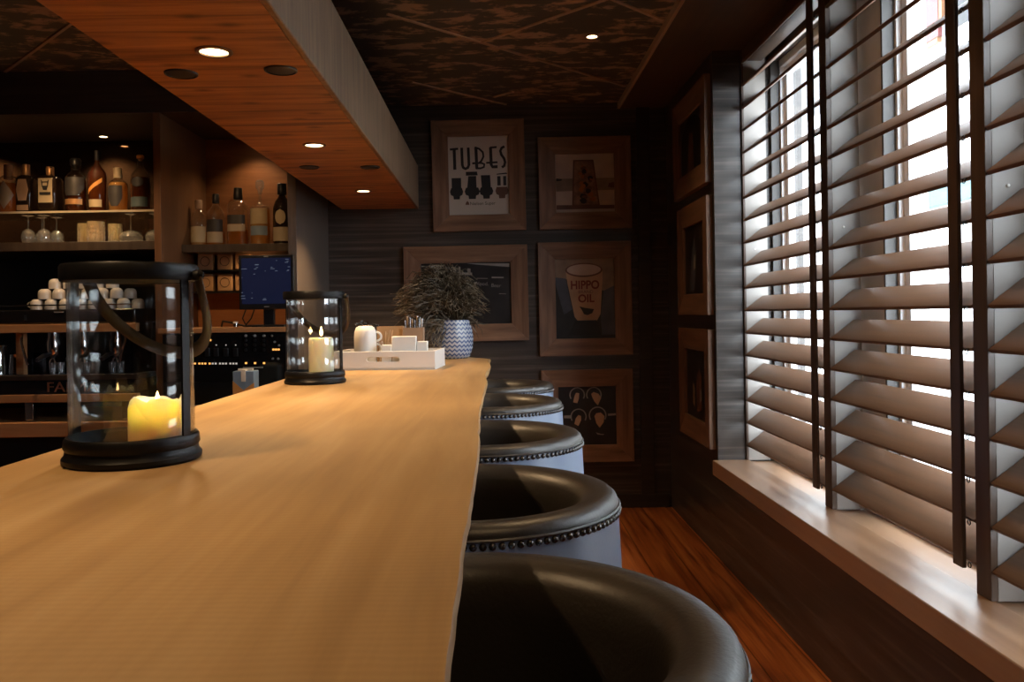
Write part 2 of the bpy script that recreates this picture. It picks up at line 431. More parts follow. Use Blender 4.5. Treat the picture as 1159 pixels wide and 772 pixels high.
# ------------------------------------------------------------------ mesh helpers
class MB:
    def __init__(self):
        self.v, self.f, self.m = [], [], []
    def add(self, vs, fs, mat=0, T=None):
        o = len(self.v)
        self.v += [tuple(T @ Vector(p)) if T is not None else tuple(p) for p in vs]
        for f in fs:
            self.f.append([i + o for i in f])
            self.m.append(mat)
        return self
    def box(self, x0, x1, y0, y1, z0, z1, mat=0, T=None):
        vs = [(x, y, z) for z in (z0, z1) for y in (y0, y1) for x in (x0, x1)]
        fs = [(0, 2, 3, 1), (4, 5, 7, 6), (0, 1, 5, 4), (2, 6, 7, 3), (0, 4, 6, 2), (1, 3, 7, 5)]
        return self.add(vs, fs, mat, T)
    def prism(self, poly, a0, a1, axis='Z', mat=0, T=None):
        """extrude a 2D outline: axis Z -> (x,y), axis Y -> (x,z), axis X -> (y,z)"""
        n = len(poly)
        def P(p, a):
            if axis == 'Z': return (p[0], p[1], a)
            if axis == 'Y': return (p[0], a, p[1])
            return (a, p[0], p[1])
        vs = [P(p, a0) for p in poly] + [P(p, a1) for p in poly]
        fs = [list(range(n))[::-1], list(range(n, 2 * n))]
        fs += [(i, (i + 1) % n, n + (i + 1) % n, n + i) for i in range(n)]
        return self.add(vs, fs, mat, T)
    def tube(self, pts, rad, seg=8, mat=0, cap=True, flat=1.0):
        pts = [Vector(p) for p in pts]
        n = len(pts)
        if not hasattr(rad, '__len__'): rad = [rad] * n
        vs, fs = [], []
        up = None
        for i in range(n):
            t = (pts[min(i + 1, n - 1)] - pts[max(i - 1, 0)]).normalized()
            if up is None:
                up = t.orthogonal().normalized()
            a = (up - t * up.dot(t))
            a = a.normalized() if a.length > 1e-6 else t.orthogonal().normalized()
            up = a
            b = t.cross(a)
            for k in range(seg):
                q = 2 * PI * k / seg
                vs.append(pts[i] + a * (math.cos(q) * rad[i]) + b * (math.sin(q) * rad[i] * flat))
        for i in range(n - 1):
            for k in range(seg):
                k2 = (k + 1) % seg
                fs.append((i * seg + k, i * seg + k2, (i + 1) * seg + k2, (i + 1) * seg + k))
        if cap:
            fs.append(list(range(seg))[::-1])
            fs.append([(n - 1) * seg + k for k in range(seg)])
        return self.add(vs, fs, mat)
    def lathe(self, prof, seg=32, mat=0, T=None, power=None, aspect=1.0, a0=0.0, a1=2 * PI, closed=True):
        """profile of (r, z); power = superellipse exponent for squarish sections; aspect = depth / width"""
        full = abs(a1 - a0 - 2 * PI) < 1e-6
        na = seg if full else seg + 1
        vs, fs = [], []
        for r, z in prof:
            for k in range(na):
                q = a0 + (a1 - a0) * k / seg
                c, s = math.cos(q), math.sin(q)
                if power:
                    d = (abs(c) ** power + abs(s) ** power) ** (-1.0 / power)
                else:
                    d = 1.0
                vs.append((r * d * c, r * d * s * aspect, z))
        n = len(prof)
        for i in range(n - 1):
            for k in range(seg):
                k2 = (k + 1) % na
                if not full and k2 == 0: continue
                fs.append((i * na + k, i * na + k2, (i + 1) * na + k2, (i + 1) * na + k))
        if full and closed:
            if prof[0][0] > 1e-5: fs.append([k for k in range(na)][::-1])
            if prof[-1][0] > 1e-5: fs.append([(n - 1) * na + k for k in range(na)])
        return self.add(vs, fs, mat, T)
    def build(self, name, mats, parent=None, loc=None, smooth=True, bevel=0.0, angle=38, seg=2):
        me = bpy.data.meshes.new(name)
        me.from_pydata(self.v, [], self.f)
        if not isinstance(mats, (list, tuple)): mats = [mats]
        for m in mats: me.materials.append(m)
        me.polygons.foreach_set('material_index', self.m)
        bm = bmesh.new()
        bm.from_mesh(me)
        bmesh.ops.remove_doubles(bm, verts=bm.verts, dist=1e-6)
        bmesh.ops.recalc_face_normals(bm, faces=bm.faces)
        bm.to_mesh(me)
        bm.free()
        if smooth:
            me.polygons.foreach_set('use_smooth', [True] * len(me.polygons))
            me.set_sharp_from_angle(angle=math.radians(angle))
        o = bpy.data.objects.new(name, me)
        C.objects.link(o)
        if parent is not None: o.parent = parent
        if loc is not None: o.location = loc
        if bevel:
            b = o.modifiers.new('bevel', 'BEVEL')
            b.width = bevel
            b.segments = seg
            b.limit_method = 'ANGLE'
            b.angle_limit = math.radians(50)
        return o

def tag(o, label, cat, group=None, kind=None):
    if label: o['label'] = label
    if cat: o['category'] = cat
    if group: o['group'] = group
    if kind: o['kind'] = kind
    return o

def thing(name, label, cat, loc=(0, 0, 0), rz=0.0, group=None):
    o = bpy.data.objects.new(name, None)
    o.empty_display_size = 0.05
    C.objects.link(o)
    o.location = loc
    o.rotation_euler = (0, 0, rz)
    return tag(o, label, cat, group)

def struct(o):
    o['kind'] = 'structure'
    return o

def copy_tree(o, parent=None):
    c = o.copy()
    C.objects.link(c)
    if parent is not None:
        c.parent = parent
    for ch in list(o.children):
        copy_tree(ch, c)
    return c

def dup(root, loc, label, rz=None, group=None):
    c = copy_tree(root)
    c.location = loc
    if rz is not None: c.rotation_euler = (0, 0, rz)
    c['label'] = label
    if group: c['group'] = group
    return c

def box(name, mat, x0, x1, y0, y1, z0, z1, parent=None, bevel=0.0):
    return MB().box(x0, x1, y0, y1, z0, z1).build(name, mat, parent, bevel=bevel)

def text_obj(txt, name, size, mat, parent, loc, rot=(PI / 2, 0, 0), sx=1.0, extrude=0.0004, align='CENTER', bold=0.0):
    cu = bpy.data.curves.new('lettering_curve', 'FONT')
    cu.body = txt
    cu.size = size
    cu.align_x = align
    cu.align_y = 'CENTER'
    cu.extrude = extrude
    cu.offset = bold
    t = bpy.data.objects.new('lettering_tmp', cu)
    C.objects.link(t)
    dg = bpy.context.evaluated_depsgraph_get()
    me = bpy.data.meshes.new_from_object(t.evaluated_get(dg))
    bpy.data.objects.remove(t)
    bpy.data.curves.remove(cu)
    me.name = name
    me.materials.clear()
    me.materials.append(mat)
    o = bpy.data.objects.new(name, me)
    C.objects.link(o)
    o.parent = parent
    o.location = loc
    o.rotation_euler = rot
    o.scale = (sx, 1, 1)
    return o

def arc(cx, cz, r, a0, a1, n=10, rz=None):
    rz = rz or r
    return [(cx + r * math.cos(math.radians(a0 + (a1 - a0) * i / n)), cz + rz * math.sin(math.radians(a0 + (a1 - a0) * i / n))) for i in range(n + 1)]

def stroke(pts, w):
    """outline polygon of a polyline of width w (2D)"""
    L, R = [], []
    n = len(pts)
    for i in range(n):
        a = Vector(pts[max(i - 1, 0)]); b = Vector(pts[min(i + 1, n - 1)])
        d = (b - a).normalized()
        nrm = Vector((-d.y, d.x)) * (w / 2)
        p = Vector(pts[i])
        L.append(tuple(p + nrm)); R.append(tuple(p - nrm))
    return L, R

def add_stroke(mb, pts, w, y0, y1, mat=0):
    L, R = stroke(pts, w)
    for i in range(len(pts) - 1):
        mb.prism([L[i], R[i], R[i + 1], L[i + 1]], y0, y1, 'Y', mat)

# ------------------------------------------------------------------ the room
D = 5.6            # far wall
XW = 1.155         # right wall
CZ = 2.70
XL, YN = -3.5, -2.6
YW = 4.4           # far end of the window recess
XO = 1.62          # outer face of the right wall
BAY = [(3.34, 4.385), (2.29, 3.27), (1.24, 2.22)]     # clear shutter openings, far to near
NEAR = 1.17

struct(box('floor', M['floor'], XL, XO, YN, D + 0.1, -0.1, 0.0))
struct(box('ceiling', M['ceil'], XL, XO, YN, D + 0.1, CZ, CZ + 0.1))
struct(box('wall_far', M['paper'], XL, XO, D, D + 0.15, 0, CZ))
struct(box('wall_left', M['darkwall'], XL - 0.1, XL, YN, D + 0.1, 0, CZ))
struct(box('wall_near', M['darkwall'], XL, XO, YN - 0.1, YN, 0, CZ))
WIN = [(3.345, 4.385), (2.295, 3.13), (1.24, 2.08)]    # openings in the outer wall behind each shutter
w = MB()
w.box(XW, XO, YW, D, 0, CZ)
w.box(XW, XO, YN, YW, 0, 0.50)
w.box(1.45, XO, NEAR, YW, 2.60, CZ)
w.box(1.45, XO, NEAR, YW, 0.50, 0.56, 1)
for y0, y1 in ((3.13, 3.345), (2.08, 2.295), (NEAR, 1.24)):
    w.box(1.45, XO, y0, y1, 0.56, 2.60, 1)
w.box(1.32, XO, YN, NEAR, 0.50, CZ)
struct(w.build('wall_right', [M['paper'], M['plaster']], smooth=False))
# sill board
s = MB()
s.box(1.125, 1.315, 0.9, YW, 0.443, 0.52)
s.box(1.315, 1.45, 1.17, YW, 0.443, 0.512)
struct(s.build('trim_1', M['sill'], bevel=0.004))
# border along the ceiling above the windows, its pale edge strip, and the dark upright board at the corner
struct(box('trim_2', M['beam'], 0.85, XO, YN, D, 2.665, CZ))
struct(box('trim_3', M['strip'], 0.832, 0.85, YN, D, 2.66, CZ, bevel=0.003))
struct(box('trim_4', M['dark_wood'], 0.955, 1.045, D - 0.012, D, 0, CZ - 0.035))
struct(box('baseboard_far', M['dark_wood'], -1.1, XW - 0.014, D - 0.014, D, 0, 0.09, bevel=0.003))
# tile strips in a diagonal grid on the ceiling
k = 5
def ceiling_strip(p0, p1):
    global k
    a, b = Vector(p0), Vector(p1)
    d = (b - a).normalized()
    n = Vector((-d.y, d.x)) * 0.008
    m = MB().prism([tuple(a + n), tuple(a - n), tuple(b - n), tuple(b + n)], CZ - 0.007, CZ, 'Z')
    struct(m.build('trim_%d' % k, M['strip'], smooth=False))
    k += 1
def clip_line(fn, lo, hi, x0=-9, x1=9):
    ps = [fn(lo + (hi - lo) * i / 400.0) for i in range(401)]
    ok = [p for p in ps if x0 < p[0] < x1 and -2.9 < p[0] < 0.83 and 1.2 < p[1] < D and not (-1.03 < p[0] < -0.48) and not (p[0] < -1.03 and p[1] > 4.69)]
    runs, cur = [], []
    for p in ok:
        if cur and abs(p[0] - cur[-1][0]) > 0.1:
            runs.append(cur); cur = []
        cur.append(p)
    if cur: runs.append(cur)
    return [(r[0], r[-1]) for r in runs if len(r) > 8]
for c0 in (3.2, 4.36, 5.5):                       # y - x
    for a, b in clip_line(lambda t: (t, t + c0), -3, 1): ceiling_strip(a, b)
for c0, xa, xb in ((1.97, -9, -1), (3.11, -9, 9), (4.255, -0.055, 9), (5.40, 0.0, 0.14)):              # y + x
    for a, b in clip_line(lambda t: (t, c0 - t), -3, 1, xa, xb): ceiling_strip(a, b)

# ------------------------------------------------------------------ windows and shutters
for i, (y0, y1) in enumerate(WIN):
    wd = thing('window_%d' % (i + 1), None, None, (1.45, (y0 + y1) / 2, 0.56))
    wd['kind'] = 'structure'
    hw, H = (y1 - y0) / 2, 2.04
    f = MB()
    X0, X1 = 0.045, 0.105
    f.box(X0, X1, -hw, -hw + 0.03, 0, H); f.box(X0, X1, hw - 0.03, hw, 0, H)
    f.box(X0, X1, -hw + 0.03, hw - 0.03, 0, 0.04); f.box(X0, X1, -hw + 0.03, hw - 0.03, H - 0.04, H)
    struct(f.build('window_frame', M['upvc'], wd, bevel=0.003))
    g = MB()
    a = hw - 0.03
    g.box(X0 + 0.02, X1 - 0.005, -a, -a + 0.035, 0.04, H - 0.04); g.box(X0 + 0.02, X1 - 0.005, a - 0.035, a, 0.04, H - 0.04)
    g.box(X0 + 0.02, X1 - 0.005, -a + 0.035, a - 0.035, 0.04, 0.08); g.box(X0 + 0.02, X1 - 0.005, -a + 0.035, a - 0.035, H - 0.08, H - 0.04)
    struct(g.build('window_sash', M['upvc'], wd, bevel=0.003))
    r = MB()
    r.box(0.0, 0.045, hw - 0.014, hw, 0, H); r.box(0.0, 0.045, -hw, -hw + 0.014, 0, H)
    struct(r.build('window_rebate', M['darkframe'], wd))
    struct(MB().box(0.078, 0.086, -a + 0.03, a - 0.03, 0.07, H - 0.07).build('window_pane', M['pane'], wd))

slat_prof = []
CH, TH = 0.122, 0.0065
for cx_, cz_, a0 in ((CH / 2 - 0.003, TH - 0.003, 0), (-CH / 2 + 0.003, TH - 0.003, 90), (-CH / 2 + 0.003, -TH + 0.003, 180), (CH / 2 - 0.003, -TH + 0.003, 270)):
    slat_prof += arc(cx_, cz_, 0.003, a0, a0 + 90, 3)
TILT = math.radians(37)
slat_prof = [(x * math.cos(TILT) - z * math.sin(TILT), x * math.sin(TILT) + z * math.cos(TILT)) for x, z in slat_prof]
SHL = ['farthest louvred wooden shutter, next to the grey striped wall strip',
       'middle louvred wooden shutter with its tilt rod in plain view',
       'nearest louvred wooden shutter, cut off by the right edge of the picture']
for i, (y0, y1) in enumerate(BAY):
    sh = thing('louvred_shutter', SHL[i], 'window shutter', (1.30, (y0 + y1) / 2, 0.52), group='wooden shutters along the window wall')
    hw = (y1 - y0) / 2
    # far upright with its white inner liner, near upright
    far_w = 0.012 if i == 0 else 0.0
    if i == 0:
        MB().box(0.0, 0.012, hw, hw + 0.014, 0.0, 2.14).build('side_post', M['post'], sh, bevel=0.002)
        MB().box(0.012, 0.125, hw, hw + 0.014, 0.0, 2.14).build('white_liner', M['liner'], sh)
    p = MB().box(0.0, 0.02, -hw - 0.069, -hw - 0.001, 0.0, 2.14).build('side_post', M['post'], sh, bevel=0.002)
    MB().box(0.02, 0.125, -hw - 0.0685, -hw - 0.0015, 0.0, 2.14).build('white_liner', M['liner'], sh)
    yc = hw - 0.001 if i else hw
    cap = MB().lathe([(0.0, 0.0), (0.004, 0.0), (0.004, 0.003), (0.0025, 0.004), (0, 0.0035)], 12)
    cp = cap.build('screw_cap', M['white'], sh, (0.06, hw - 0.0005, 1.101))
    cp.rotation_euler = (PI / 2, 0, 0)
    MB().box(0.005, 0.11, -hw, hw, 2.085, 2.14).build('head_rail', M['post'], sh, bevel=0.002)
    for r in range(-6, 12):
        z = 1.300 + 0.1175 * r - 0.52 + 0.037
        sl = MB().prism(slat_prof, -hw + 0.004, hw - 0.004, 'Y').build('slat', M['slat'], sh, (0.052, 0, z), angle=20)
    rod = MB().box(-0.018, -0.006, -hw + 0.034, -hw + 0.084, 0.058, 2.1).build('tilt_rod', M['post'], sh, bevel=0.002)
    for r in range(-6, 12):
        z = 1.300 + 0.1175 * r - 0.52 - 0.004
        hk = MB()
        hk.tube([(0.0, math.cos(t) * 0.007, math.sin(t) * 0.007) for t in [2 * PI * q / 10 for q in range(11)]], 0.0016, 5)
        hk.tube([(0, 0, 0.006), (0.012, 0, 0.008)], 0.0015, 5)
        hk.build('eye_hook', M['blackp'], rod, (-0.006, -hw + 0.020, z))

# ------------------------------------------------------------------ outside
struct(box('ground', M['paving'], XO, 40, -10, 45, -0.6, -0.5))
bd = thing('building', 'pale building across the street seen through the shutters', 'building', (9.0, 17, -0.5))
box('facade', M['render'], 0.0, 5.0, -16, 16, 0, 7.2, bd)
box('upper_storey', M['facgrey'], 0.25, 5.0, -16, 16, 7.2, 11, bd)
box('turquoise_fascia', M['turq'], -0.25, 0.0, -1.6, 0.85, 3.84, 4.14, bd)
bn = box('red_banner', M['red'], -0.30, -0.22, -0.65, -0.15, 7.1, 8.4, bd)
b2 = MB(); b2.box(-0.29, -0.2, -0.77, -0.65, 7.3, 8.5); b2.box(-0.29, -0.2, -0.15, 0.1, 7.2, 8.3); b2.box(-0.29, -0.2, -0.6, -0.05, 7.0, 7.1)
b2.build('banner_edge', M['orange'], bd)

# ------------------------------------------------------------------ canopy above the bar
SX0, SX1, SZ0, SZ1 = -1.014, -0.502, 2.015, CZ
cp = thing('bar_canopy', 'long wooden canopy with downlights hanging above the bar', 'canopy', (0, 0, SZ0))
m = MB(); m.box(SX0, SX1 - 0.02, -1.0, D, 0, 0.03)
m.build('underside', M['soffit'], cp, bevel=0.002)
m = MB(); m.box(SX1 - 0.02, SX1, -1.0, D, -0.002, 0.285)
m.build('side_board', M['soffit_side'], cp, bevel=0.004)
m = MB(); m.box(SX0, SX0 + 0.02, -1.0, D, 0.03, 0.285)
m.build('side_board', M['soffit_side'], cp, bevel=0.004)
m = MB(); m.box(SX0 + 0.02, SX1 - 0.02, -1.0, D, 0.265, 0.285)
m.build('top_board', M['dark_wood'], cp)
for y in (0.6, 2.6, 4.8):
    MB().box(-0.79, -0.73, y - 0.03, y + 0.03, 0.285, CZ - SZ0).build('hanger', M['dark_wood'], cp)

def downlight(x, y, z, label, r=0.049, group=None, energy=20, lens_mat=None):
    t = thing('recessed_downlight', label, 'downlight', (x, y, z), group=group)
    MB().lathe([(r * 0.74, -0.0005), (r * 0.76, -0.005), (r * 0.92, -0.006), (r, -0.0035), (r, 0.0)], 36, closed=False).build('bezel', M['bezel'], t)
    MB().lathe([(0.0, -0.003), (r * 0.5, -0.0025), (r * 0.75, -0.0005)], 36, closed=False).build('lens', lens_mat or M['lens'], t)
    ld = bpy.data.lights.new('downlight_lamp', 'SPOT')
    ld.energy = energy
    ld.color = (1.0, 0.66, 0.34)
    ld.spot_size = math.radians(118)
    ld.spot_blend = 0.75
    ld.shadow_soft_size = r * 0.6
    lo = bpy.data.objects.new('downlight_lamp', ld)
    C.objects.link(lo)
    lo.location = (x, y, z - 0.012)
    return t
DL = ['large lit downlight in the canopy, nearest of its row', 'middle lit downlight of the row in the canopy', 'small lit downlight at the far end of the canopy']
BARLAMP = 72
for (y, l) in zip((2.243, 3.482, 4.777), DL):
    downlight(-0.742, y, SZ0, l, group='downlights in the bar canopy', energy=BARLAMP)
for y in (1.0, -0.24):        # the same row goes on above the photographer
    ld = bpy.data.lights.new('downlight_lamp', 'SPOT'); ld.energy = BARLAMP * (0.34 if y > 0 else 0.12); ld.color = (1.0, 0.66, 0.34)
    ld.spot_size = math.radians(118); ld.spot_blend = 0.75; ld.shadow_soft_size = 0.03
    lo = bpy.data.objects.new('downlight_lamp', ld); C.objects.link(lo); lo.location = (-0.742, y, SZ0 - 0.012)
downlight(0.508, 4.245, CZ, 'small glowing spotlight in the dark mottled ceiling', r=0.036, energy=14)
for y in (2.2, 0.2):          # unseen lamps added nearer the camera to light floor, stools and far wall
    ld = bpy.data.lights.new('downlight_lamp', 'SPOT'); ld.energy = 28; ld.color = (1.0, 0.66, 0.34)
    ld.spot_size = math.radians(118); ld.spot_blend = 0.75; ld.shadow_soft_size = 0.03
    lo = bpy.data.objects.new('downlight_lamp', ld); C.objects.link(lo); lo.location = (0.508, y, CZ - 0.012)
for x, y, l in ((-0.904, 2.441, 'dark round speaker grille in the canopy, near left one'), (-0.609, 2.421, 'dark round speaker grille in the canopy, near right one'),
                (-0.876, 3.992, 'dark round speaker grille in the canopy, far left one'), (-0.59, 4.017, 'dark round speaker grille in the canopy, far right one')):
    t = thing('ceiling_speaker', l, 'speaker', (x, y, SZ0), group='round speaker grilles in the canopy')
    MB().lathe([(0.0, -0.004), (0.041, -0.003), (0.042, 0.0)], 36, closed=False).build('grille', M['grille'], t)
    MB().lathe([(0.0415, -0.001), (0.043, -0.005), (0.047, -0.004), (0.048, 0.0)], 36, closed=False).build('rim', M['blackp'], t)

# ------------------------------------------------------------------ the bar
BT = 1.08
bar = thing('bar_counter', 'long pale oak live-edge bar counter in the foreground', 'bar counter', (0, 0, 0))
rnd = random.Random(3)
right = []
y = -0.9
while y < 4.12:
    x = -0.036 + 0.003 * math.sin(y * 2.1) + 0.0022 * math.sin(y * 5.3 + 1) + rnd.uniform(-0.0012, 0.0012) * min(1.0, 0.4 + y / 2)
    if y > 2.6: x += 0.004 * math.sin(y * 7.5)
    right.append((x, y)); y += 0.045
endp = [(-0.03, 4.14), (-0.06, 4.22), (-0.14, 4.36), (-0.26, 4.5), (-0.45, 4.57), (-0.74, 4.58)]
left = []
y = 4.5
while y > -0.9:
    left.append((-0.757 + 0.004 * math.sin(y * 1.7), y)); y -= 0.3
outline = right + endp + left
def offset(poly, d):
    out = []
    n = len(poly)
    for i in range(n):
        a, b, c = Vector(poly[i - 1]), Vector(poly[i]), Vector(poly[(i + 1) % n])
        t = (c - a).normalized()
        out.append((b.x - t.y * d, b.y + t.x * d))
    return out
levels = [(BT, outline), (BT - 0.006, offset(outline, -0.003)), (BT - 0.03, offset(outline, 0.004)), (BT - 0.055, offset(outline, 0.022))]
vs, fs, ms = [], [], []
n = len(outline)
for z, pl in levels:
    vs += [(p[0], p[1], z) for p in pl]
mb = MB()
mb.add(vs, [list(range(n))], 0)
mb.add(vs, [[3 * n + i for i in range(n)][::-1]], 1)
mb.add(vs, [(l * n + i, (l + 1) * n + i, (l + 1) * n + (i + 1) % n, l * n + (i + 1) % n) for l in range(3) for i in range(n)], 1)
mb.build('countertop', [M['bar_top'], M['bar_edge']], bar, angle=60)
b = MB(); b.box(-0.66, -0.39, -0.8, 4.3, 0.0, BT - 0.055)
b.build('bar_body', M['dark_wood'], bar)

# ------------------------------------------------------------------ bar stools
def make_stool():
    t = thing('bar_stool', '', 'bar stool')
    RZ = 0.992
    outer = [(0.262, 0.60), (0.270, 0.66), (0.275, 0.76), (0.2745, 0.86), (0.270, RZ - 0.024)]
    rim = [(0.270, RZ - 0.024), (0.2705, RZ - 0.018), (0.267, RZ - 0.009), (0.259, RZ - 0.002), (0.243, RZ), (0.226, RZ - 0.002), (0.210, RZ - 0.010), (0.201, RZ - 0.024), (0.196, RZ - 0.06), (0.193, 0.80), (0.190, 0.70)]
    AM = math.radians(128)
    NS = 64
    def sweep(prof, closed_end):
        vs, fs = [], []
        m = len(prof)
        for kk in range(NS + 1):
            a = -AM + 2 * AM * kk / NS
            e = max(0.0, (abs(a) - math.radians(95)) / math.radians(33))
            drop = 0.06 * e * e
            for r, z in prof:
                zz = z - drop * max(0.0, (z - 0.6) / (RZ - 0.6))
                vs.append((r * math.cos(a), r * math.sin(a), zz))
        for kk in range(NS):
            for i in range(m - 1):
                fs.append((kk * m + i, kk * m + i + 1, (kk + 1) * m + i + 1, (kk + 1) * m + i))
        return vs, fs, m
    v, f, m = sweep(outer, False)
    MB().add(v, f).build('outer_shell', M['leather_out'], t, angle=60)['label'] = 'pale bluish grey leather outside of the backrest'
    v, f, m = sweep(rim + [(0.262, 0.60)], True)
    mb = MB().add(v, f)
    full = outer + rim[1:]
    v2, f2, m2 = sweep(full, True)
    mb.add(v2, [list(range(m2)), [NS * m2 + i for i in range(m2)]])
    mb.build('backrest', M['leather_in'], t, angle=60)
    # piping and row of nail heads under the rim
    nl = MB()
    NN = 84
    for kk in range(NN + 1):
        a = -AM + 2 * AM * kk / NN
        e = max(0.0, (abs(a) - math.radians(95)) / math.radians(33))
        z = RZ - 0.031 - 0.057 * e * e
        T = Matrix.Translation((0.2705 * math.cos(a), 0.2705 * math.sin(a), z)) @ Matrix.Rotation(a, 4, 'Z') @ Matrix.Rotation(PI / 2, 4, 'Y')
        nl.lathe([(0.0062, -0.002), (0.006, 0.001), (0.0042, 0.004), (0.0, 0.0052)], 8, T=T)
    nl.build('nail_head_trim', M['nail'], t, angle=80)
    MB().tube([(0.271 * math.cos(-AM + 2 * AM * q / 60), 0.271 * math.sin(-AM + 2 * AM * q / 60), RZ - 0.0225 - 0.057 * max(0.0, (abs(-AM + 2 * AM * q / 60) - math.radians(95)) / math.radians(33)) ** 2) for q in range(61)], 0.003, 6).build('piping', M['leather_in'], t)
    MB().lathe([(0.0, 0.775), (0.10, 0.773), (0.155, 0.766), (0.178, 0.750), (0.186, 0.72), (0.186, 0.66), (0.0, 0.66)], 40).build('seat', M['leather_in'], t, angle=60)
    MB().lathe([(0.0, 0.575), (0.245, 0.575), (0.25, 0.59), (0.25, 0.66), (0.0, 0.66)], 40).build('seat_base', M['dark_wood'], t)
    for sx in (-1, 1):
        for sy in (-1, 1):
            MB().tube([(0.15 * sx, 0.15 * sy, 0.58), (0.19 * sx, 0.19 * sy, 0.0)], [0.02, 0.015], 8).build('leg', M['dark_wood'], t)
    fr = MB()
    q = 0.176
    ring = [(-q, -q), (q, -q), (q, q), (-q, q)]
    for i in range(4):
        a, b2 = ring[i], ring[(i + 1) % 4]
        fr.tube([(a[0], a[1], 0.22), (b2[0], b2[1], 0.22)], 0.009, 8)
    fr.build('footrest', M['chrome'], t)
    return t
stool = make_stool()
ST = [(-0.036, 0.838, 'nearest tub bar stool, mostly cut off at the bottom edge of the picture'),
      (-0.060, 1.49, 'second tub bar stool from the camera, large nail heads under its rim'),
      (-0.048, 2.22, 'third tub bar stool from the camera, middle of the row along the bar'),
      (-0.035, 3.04, 'fourth tub bar stool, second from the far end of the bar'),
      (-0.017, 3.78, 'farthest tub bar stool, at the far end of the bar')]
for i, (x, y, l) in enumerate(ST):
    if i == 0:
        stool.location = (x, y, 0); stool['label'] = l; stool['group'] = 'tub bar stools along the bar'
    else:
        dup(stool, (x, y, 0), l, rz=0.0)

# ------------------------------------------------------------------ lanterns and candles
def make_lantern():
    t = thing('glass_lantern', '', 'lantern')
    MB().lathe([(0.0, 0.0), (0.0985, 0.0), (0.102, 0.004), (0.102, 0.010), (0.098, 0.015), (0.097, 0.022), (0.0995, 0.026), (0.0985, 0.038), (0.0955, 0.042), (0.092, 0.042), (0.090, 0.036), (0.088, 0.014), (0.0, 0.013)], 56).build('base', M['steel_black'], t)
    MB().lathe([(0.0955, 0.281), (0.100, 0.280), (0.1015, 0.284), (0.1015, 0.302), (0.099, 0.306), (0.094, 0.306), (0.0925, 0.302), (0.0925, 0.283), (0.0955, 0.281)], 56).build('top_ring', M['steel_black'], t)
    g = MB(); g.lathe([(0.0915, 0.036), (0.0915, 0.300)], 56, closed=False); g.lathe([(0.0885, 0.036), (0.0885, 0.300)], 56, closed=False)
    g.build('glass_cylinder', M['lglass'], t)
    for a in (-14, 173):
        r = math.radians(a)
        T = Matrix.Rotation(r, 4, 'Z')
        MB().box(0.0935, 0.0965, -0.009, 0.009, 0.03, 0.29, T=T).build('upright', M['steel_black'], t)
    # leather handle hanging down behind, hinged on two lugs
    a0, a1 = math.radians(-6), math.radians(150)
    P0 = Vector((0.107 * math.cos(a0), 0.107 * math.sin(a0), 0.288)); P1 = Vector((0.107 * math.cos(a1), 0.107 * math.sin(a1), 0.288))
    pts = []
    for i in range(25):
        q = i / 24
        ang = a0 + (a1 - a0) * q
        rr = 0.1095 + 0.006 * math.sin(PI * q)
        z = 0.288 - 0.125 * (math.sin(PI * q) ** 0.75)
        pts.append((rr * math.cos(ang), rr * math.sin(ang), z))
    h = MB().tube(pts, [0.0045] * 25, 8, flat=2.4).build('handle', M['strap'], t)
    for P in (P0, P1):
        d = Vector((P.x, P.y, 0)).normalized()
        k2 = MB().tube([tuple(P - d * 0.008), tuple(P), tuple(P + d * 0.006), tuple(P + d * 0.012)], [0.006, 0.009, 0.009, 0.004], 10)
        k2.build('hinge_knob', M['steel_black'], h)
    return t
lantern = make_lantern()
L1, L2 = (-0.572, 1.318, BT), (-0.607, 2.81, BT)
lantern.location = L1
lantern['label'] = 'large near glass lantern with a short wide glowing candle'
lantern['group'] = 'glass lanterns on the bar'
lan2 = dup(lantern, L2, 'smaller-looking far glass lantern with a tall slim candle, beside the white tray')

def candle(loc, r, h, label, name='pillar_candle', power=0.5, inner=True):
    t = thing(name, label, 'candle', loc)
    seg = 40
    prof_o = [(r * 0.97, 0.0), (r, 0.004), (r, h * 0.5), (r * 0.995, h * 0.88), (r * 0.97, h * 0.97), (r * 0.90, h)]
    prof_i = [(r * 0.86, h * 0.975), (r * 0.82, h * 0.85), (r * 0.74, h * 0.62), (0.0, h * 0.55)] if inner else [(r * 0.8, h * 1.005), (r * 0.4, h * 0.985), (0.0, h * 0.98)]
    mb = MB()
    mb.lathe(prof_o + prof_i, seg, closed=False)
    if inner:
        rnd2 = random.Random(5)
        w = [0.005 * math.sin(3 * 2 * PI * q / seg + 1) + 0.004 * math.sin(5 * 2 * PI * q / seg) for q in range(seg)]
        w = [x + (0.006 if 0.75 * seg < q < 0.97 * seg else 0) for q, x in enumerate(w)]
        for i in range(3, 8):
            for q in range(seg):
                kx = i * seg + q
                p = mb.v[kx]
                mb.v[kx] = (p[0], p[1], p[2] + w[q] * (1.0 if 4 <= i <= 6 else 0.5))
    mb.build('wax', M['wax'], t, angle=70)
    zt = h * (0.66 if inner else 0.98)
    MB().tube([(0, 0, zt - (0.012 if inner else 0.002)), (0.0006, 0, zt + 0.006), (0.002, 0, zt + 0.011)], 0.0011, 6).build('wick', M['blackp'], t)
    fl = MB().lathe([(0.0, 0.0), (0.0035, 0.004), (0.0052, 0.010), (0.0045, 0.017), (0.0022, 0.026), (0.0, 0.033)], 14)
    fl.build('flame', M['flame'], t, (0.0015, 0, zt + 0.008))
    ld = bpy.data.lights.new('candle_glow', 'POINT'); ld.energy = power; ld.color = (1.0, 0.76, 0.44); ld.shadow_soft_size = 0.008
    lo = bpy.data.objects.new('candle_glow', ld); C.objects.link(lo)
    lo.location = (loc[0] + 0.0015, loc[1], loc[2] + zt + (0.012 if inner else 0.022))
    return t
